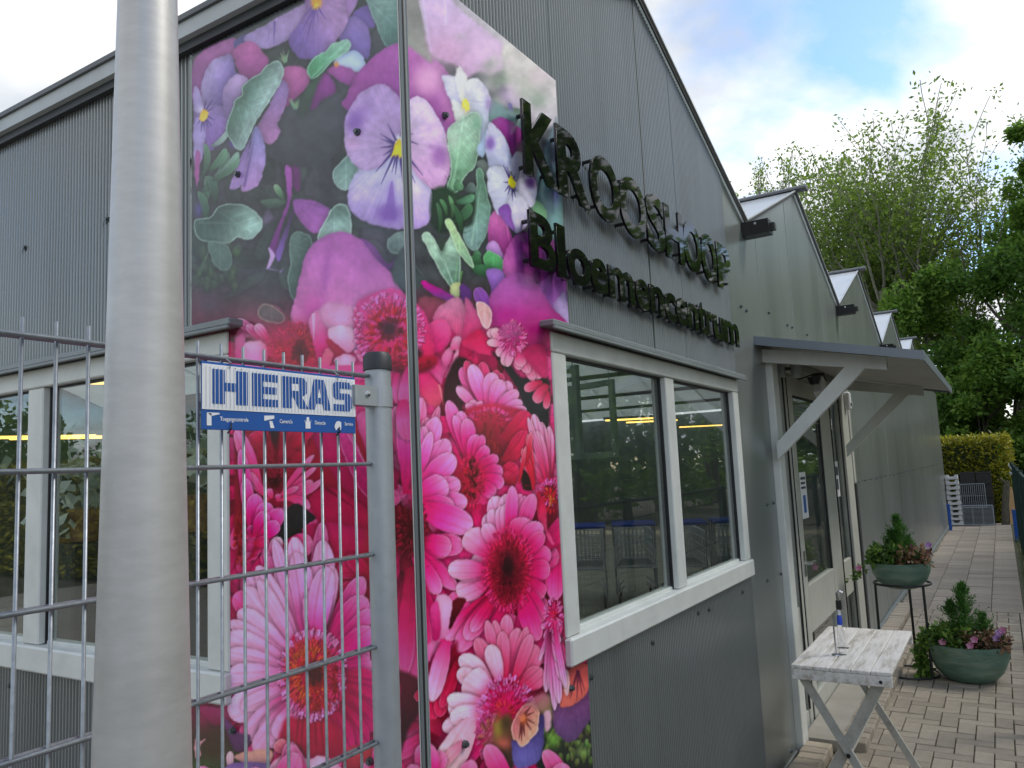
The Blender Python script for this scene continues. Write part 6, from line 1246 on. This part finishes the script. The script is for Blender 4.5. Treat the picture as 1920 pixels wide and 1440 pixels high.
# ================================================================== INSIDE THE SHOP
def trolley():
    r_ = empty('shopping_trolley', (0, 0, 0), cat='trolley', group='row of shopping trolleys behind the right window')
    # local: handle at x=0, basket forward +x
    MB().tube([(-.02,-.27,1.0),(-.02,.27,1.0)], .022, 8).build('handle', 'plastic_blue', r_, smooth=True)
    for s in (-1, 1):
        MB().tube([(-.02,s*.26,1.0),(.06,s*.255,.86),(.10,s*.25,.45),(.02,s*.25,.14)], .013, 6).build('upright', 'plastic_grey', r_, smooth=True); MB().tube([(.02,s*.25,.14),(.80,s*.18,.13)], .012, 6).build('base_bar', 'chrome', r_, smooth=True)
        for x in (.04, .78): MB().tube([(x,s*.22-.012,.06),(x,s*.22+.012,.06)], .058, 12).build('wheel', 'rubber', r_)
    bk = MB()
    def corner(x, s, z): return (x, s*(.26-.07*x), z)
    for z in (.48,.58,.68,.78,.88):
        for s in (-1, 1): bk.tube([corner(.05,s,z),corner(.82,s,z+.02)], .006, 4)
        bk.tube([corner(.82,-1,z+.02),corner(.82,1,z+.02)], .006, 4)
    for i in range(11):
        x = .07+i*.075
        for s in (-1, 1): bk.tube([corner(x,s,.46),corner(x,s,.90)], .0045, 4)
        bk.tube([corner(x,-1,.46),corner(x,1,.46)], .0045, 4)
    for i in range(8):
        y = -.19+i*.054; bk.tube([(.82,y,.48),(.82,y,.90)], .0045, 4)
    bk.build('basket', 'chrome', r_); MB().box((.07,-.2,.47),(.80,.2,.475)).build('tray_board', 'plastic_grey', r_)
    MB().tube([(.10,-.24,.22),(.78,-.18,.22)], .008, 6).tube([(.10,.24,.22),(.78,.18,.22)], .008, 6).build('lower_rack', 'chrome', r_); return r_
T0 = trolley(); spots = []
dirv = Vector((8.376-7.636, 1.749-3.384, 0)); a0 = math.atan2(1.0, 1.0)
rows = ['leftmost', 'second', 'third', 'rightmost']; nest = ['front', 'middle', 'rear']
fd = Vector((math.cos(R(25)), math.sin(R(25)), 0)); sdv = Vector((-fd.y, fd.x, 0)); first = True
for i in range(4):
    for j in range(3):
        o = T0 if first else copy_tree(T0); first = False
        o.location = Vector((7.75, 2.45, 0))+sdv*(.93-.62*i)+fd*(.24*j+.10*(i % 2)); o.rotation_euler = (0, 0, R(25)+rnd.uniform(-.04,.04))
        o['label'] = 'blue-handled shopping trolley inside the shop, %s one of the %s row' % (nest[j], rows[i])
for k, (px, py, z) in enumerate(((1186,786,2.45),(1314,799,2.45),(1222,790,2.45))):
    P = at(px, py, 2, z); r_ = empty('strip_light', (P.x, P.y, z), label='lit yellow strip light %s' % ['seen left through the right shop window','seen in the right pane of the right shop window','deep inside behind the first pane of the right window'][k], cat='lamp'); r_.rotation_euler = (0,0,R(-62))
    MB().bbox((-.42,-.02,-.012),(.42,.02,.012), .004).build('tube', 'tube_light', r_); MB().bbox((-.45,-.03,.013),(.45,.03,.05), .004).build('fitting', 'plastic_grey', r_)
for k, (px, py, z) in enumerate(((165,717,2.5),(165,820,2.2),(30,820,2.2))):
    P = at(px, py, 2, z); r_ = empty('strip_light', (P.x, P.y, z), label='lit yellow strip light %s' % ['high behind the left window beside the post','low behind the left window beside the post','low in the leftmost pane of the left window'][k], cat='lamp'); r_.rotation_euler = (0,0,R(-30))
    MB().bbox((-.6,-.02,-.012),(.6,.02,.012), .004).build('tube', 'tube_light', r_); MB().bbox((-.65,-.03,.013),(.65,.03,.05), .004).build('fitting', 'plastic_grey', r_)
for k, (x, y, z0, z1, w) in enumerate(((3.55,1.55,1.78,2.45,.55),(4.6,1.75,1.80,2.45,.55))):
    r_ = empty('hanging_frame', (x, y, z0), label='pale green window frame hanging inside, %s behind the right window' % ['nearer one','farther one'][k], cat='frame'); r_.rotation_euler = (0,0,R(70)); h = z1-z0
    for (a, b) in (((-w/2,-.02,0),(-w/2+.05,.02,h)),((w/2-.05,-.02,0),(w/2,.02,h)),((-w/2+.0505,-.02,0),(w/2-.0505,.02,.05)),((-w/2+.0505,-.02,h-.05),(w/2-.0505,.02,h))): MB().bbox(a, b, .003).build('frame_bar', 'frame_mint', r_)
    for s in (-1, 1): MB().tube([(s*w*.4,0,h),(s*w*.4,0,h+.5)], .004, 5).build('hanging_wire', 'steel', r_)
MB().tube([(1.13,.35,1.0),(1.13,.35,2.9)], .02, 10).build('inner_column', 'plastic_white', None, label='slim white column just inside the right window', cat='column')
rngo = random.Random(9)
for k, (px, py, s) in enumerate(((165,930,1.),(140,985,1.1),(385,900,.8))):
    P = at(px, py, 0, .75); r_ = empty('potted_orchid', (P.x, P.y, .0), label='pale green leafy orchid pot %s' % ['behind the left window beside the post, upper','behind the left window beside the post, lower','behind the left window next to the mural'][k], cat='plant'); z = P.z
    MB().lathe([(.0,z-.22),(.07,z-.22),(.095,z-.06),(.0,z-.07)], 16).build('pot', 'terracotta', r_, smooth=True); MB().bbox((-.16,-.16,0),(.16,.16,z-.222), .01).build('display_block', 'shop_dark', r_)
    lb = MB()
    for _ in range(60): leaves(lb, [(rngo.gauss(0,.13)*s, rngo.gauss(0,.15)*s, z+rngo.uniform(-.08,.26)*s)], .10, rngo, .3, 1.1)
    lb.build('petals', 'orchid', r_)
r_ = empty('display_table', (1.6, 2.4, 0), label='dark display table inside behind the left window', cat='table'); MB().bbox((-.5,-1.2,.82),(.5,1.2,.86), .005).build('top', 'shop_wall', r_)
for a in (-.45,.45):
    for b in (-1.1,1.1): MB().bbox((a-.025,b-.025,0),(a+.025,b+.025,.819), .003).build('leg', 'shop_wall', r_)

# weeds along the fence foot and the wall foot
rngw = random.Random(5); wb = MB()
for _ in range(900):
    x = 3.2+15*rngw.random()**1.3; y = -1.315+rngw.gauss(0,.012) if rngw.random() < .8 else -.055+rngw.gauss(0,.008)
    if y > -.5 and 3.4 < x < 8.6: continue
    h = rngw.uniform(.03,.13)*(1 if y < -.5 else .5); a = rngw.uniform(0,6.28); dx_, dy_ = math.cos(a)*.03, math.sin(a)*.02
    wb.add([(x-.006,y,-.02),(x+.006,y,-.02),(x+dx_+.003,y+dy_,h*.6),(x+dx_*1.8,y+dy_*1.8,h)], [(0,1,2,3)])
o = wb.build('weeds', 'grass'); o['kind'] = 'stuff'; tag(o, 'thin weeds growing along the fence foot', 'weeds')
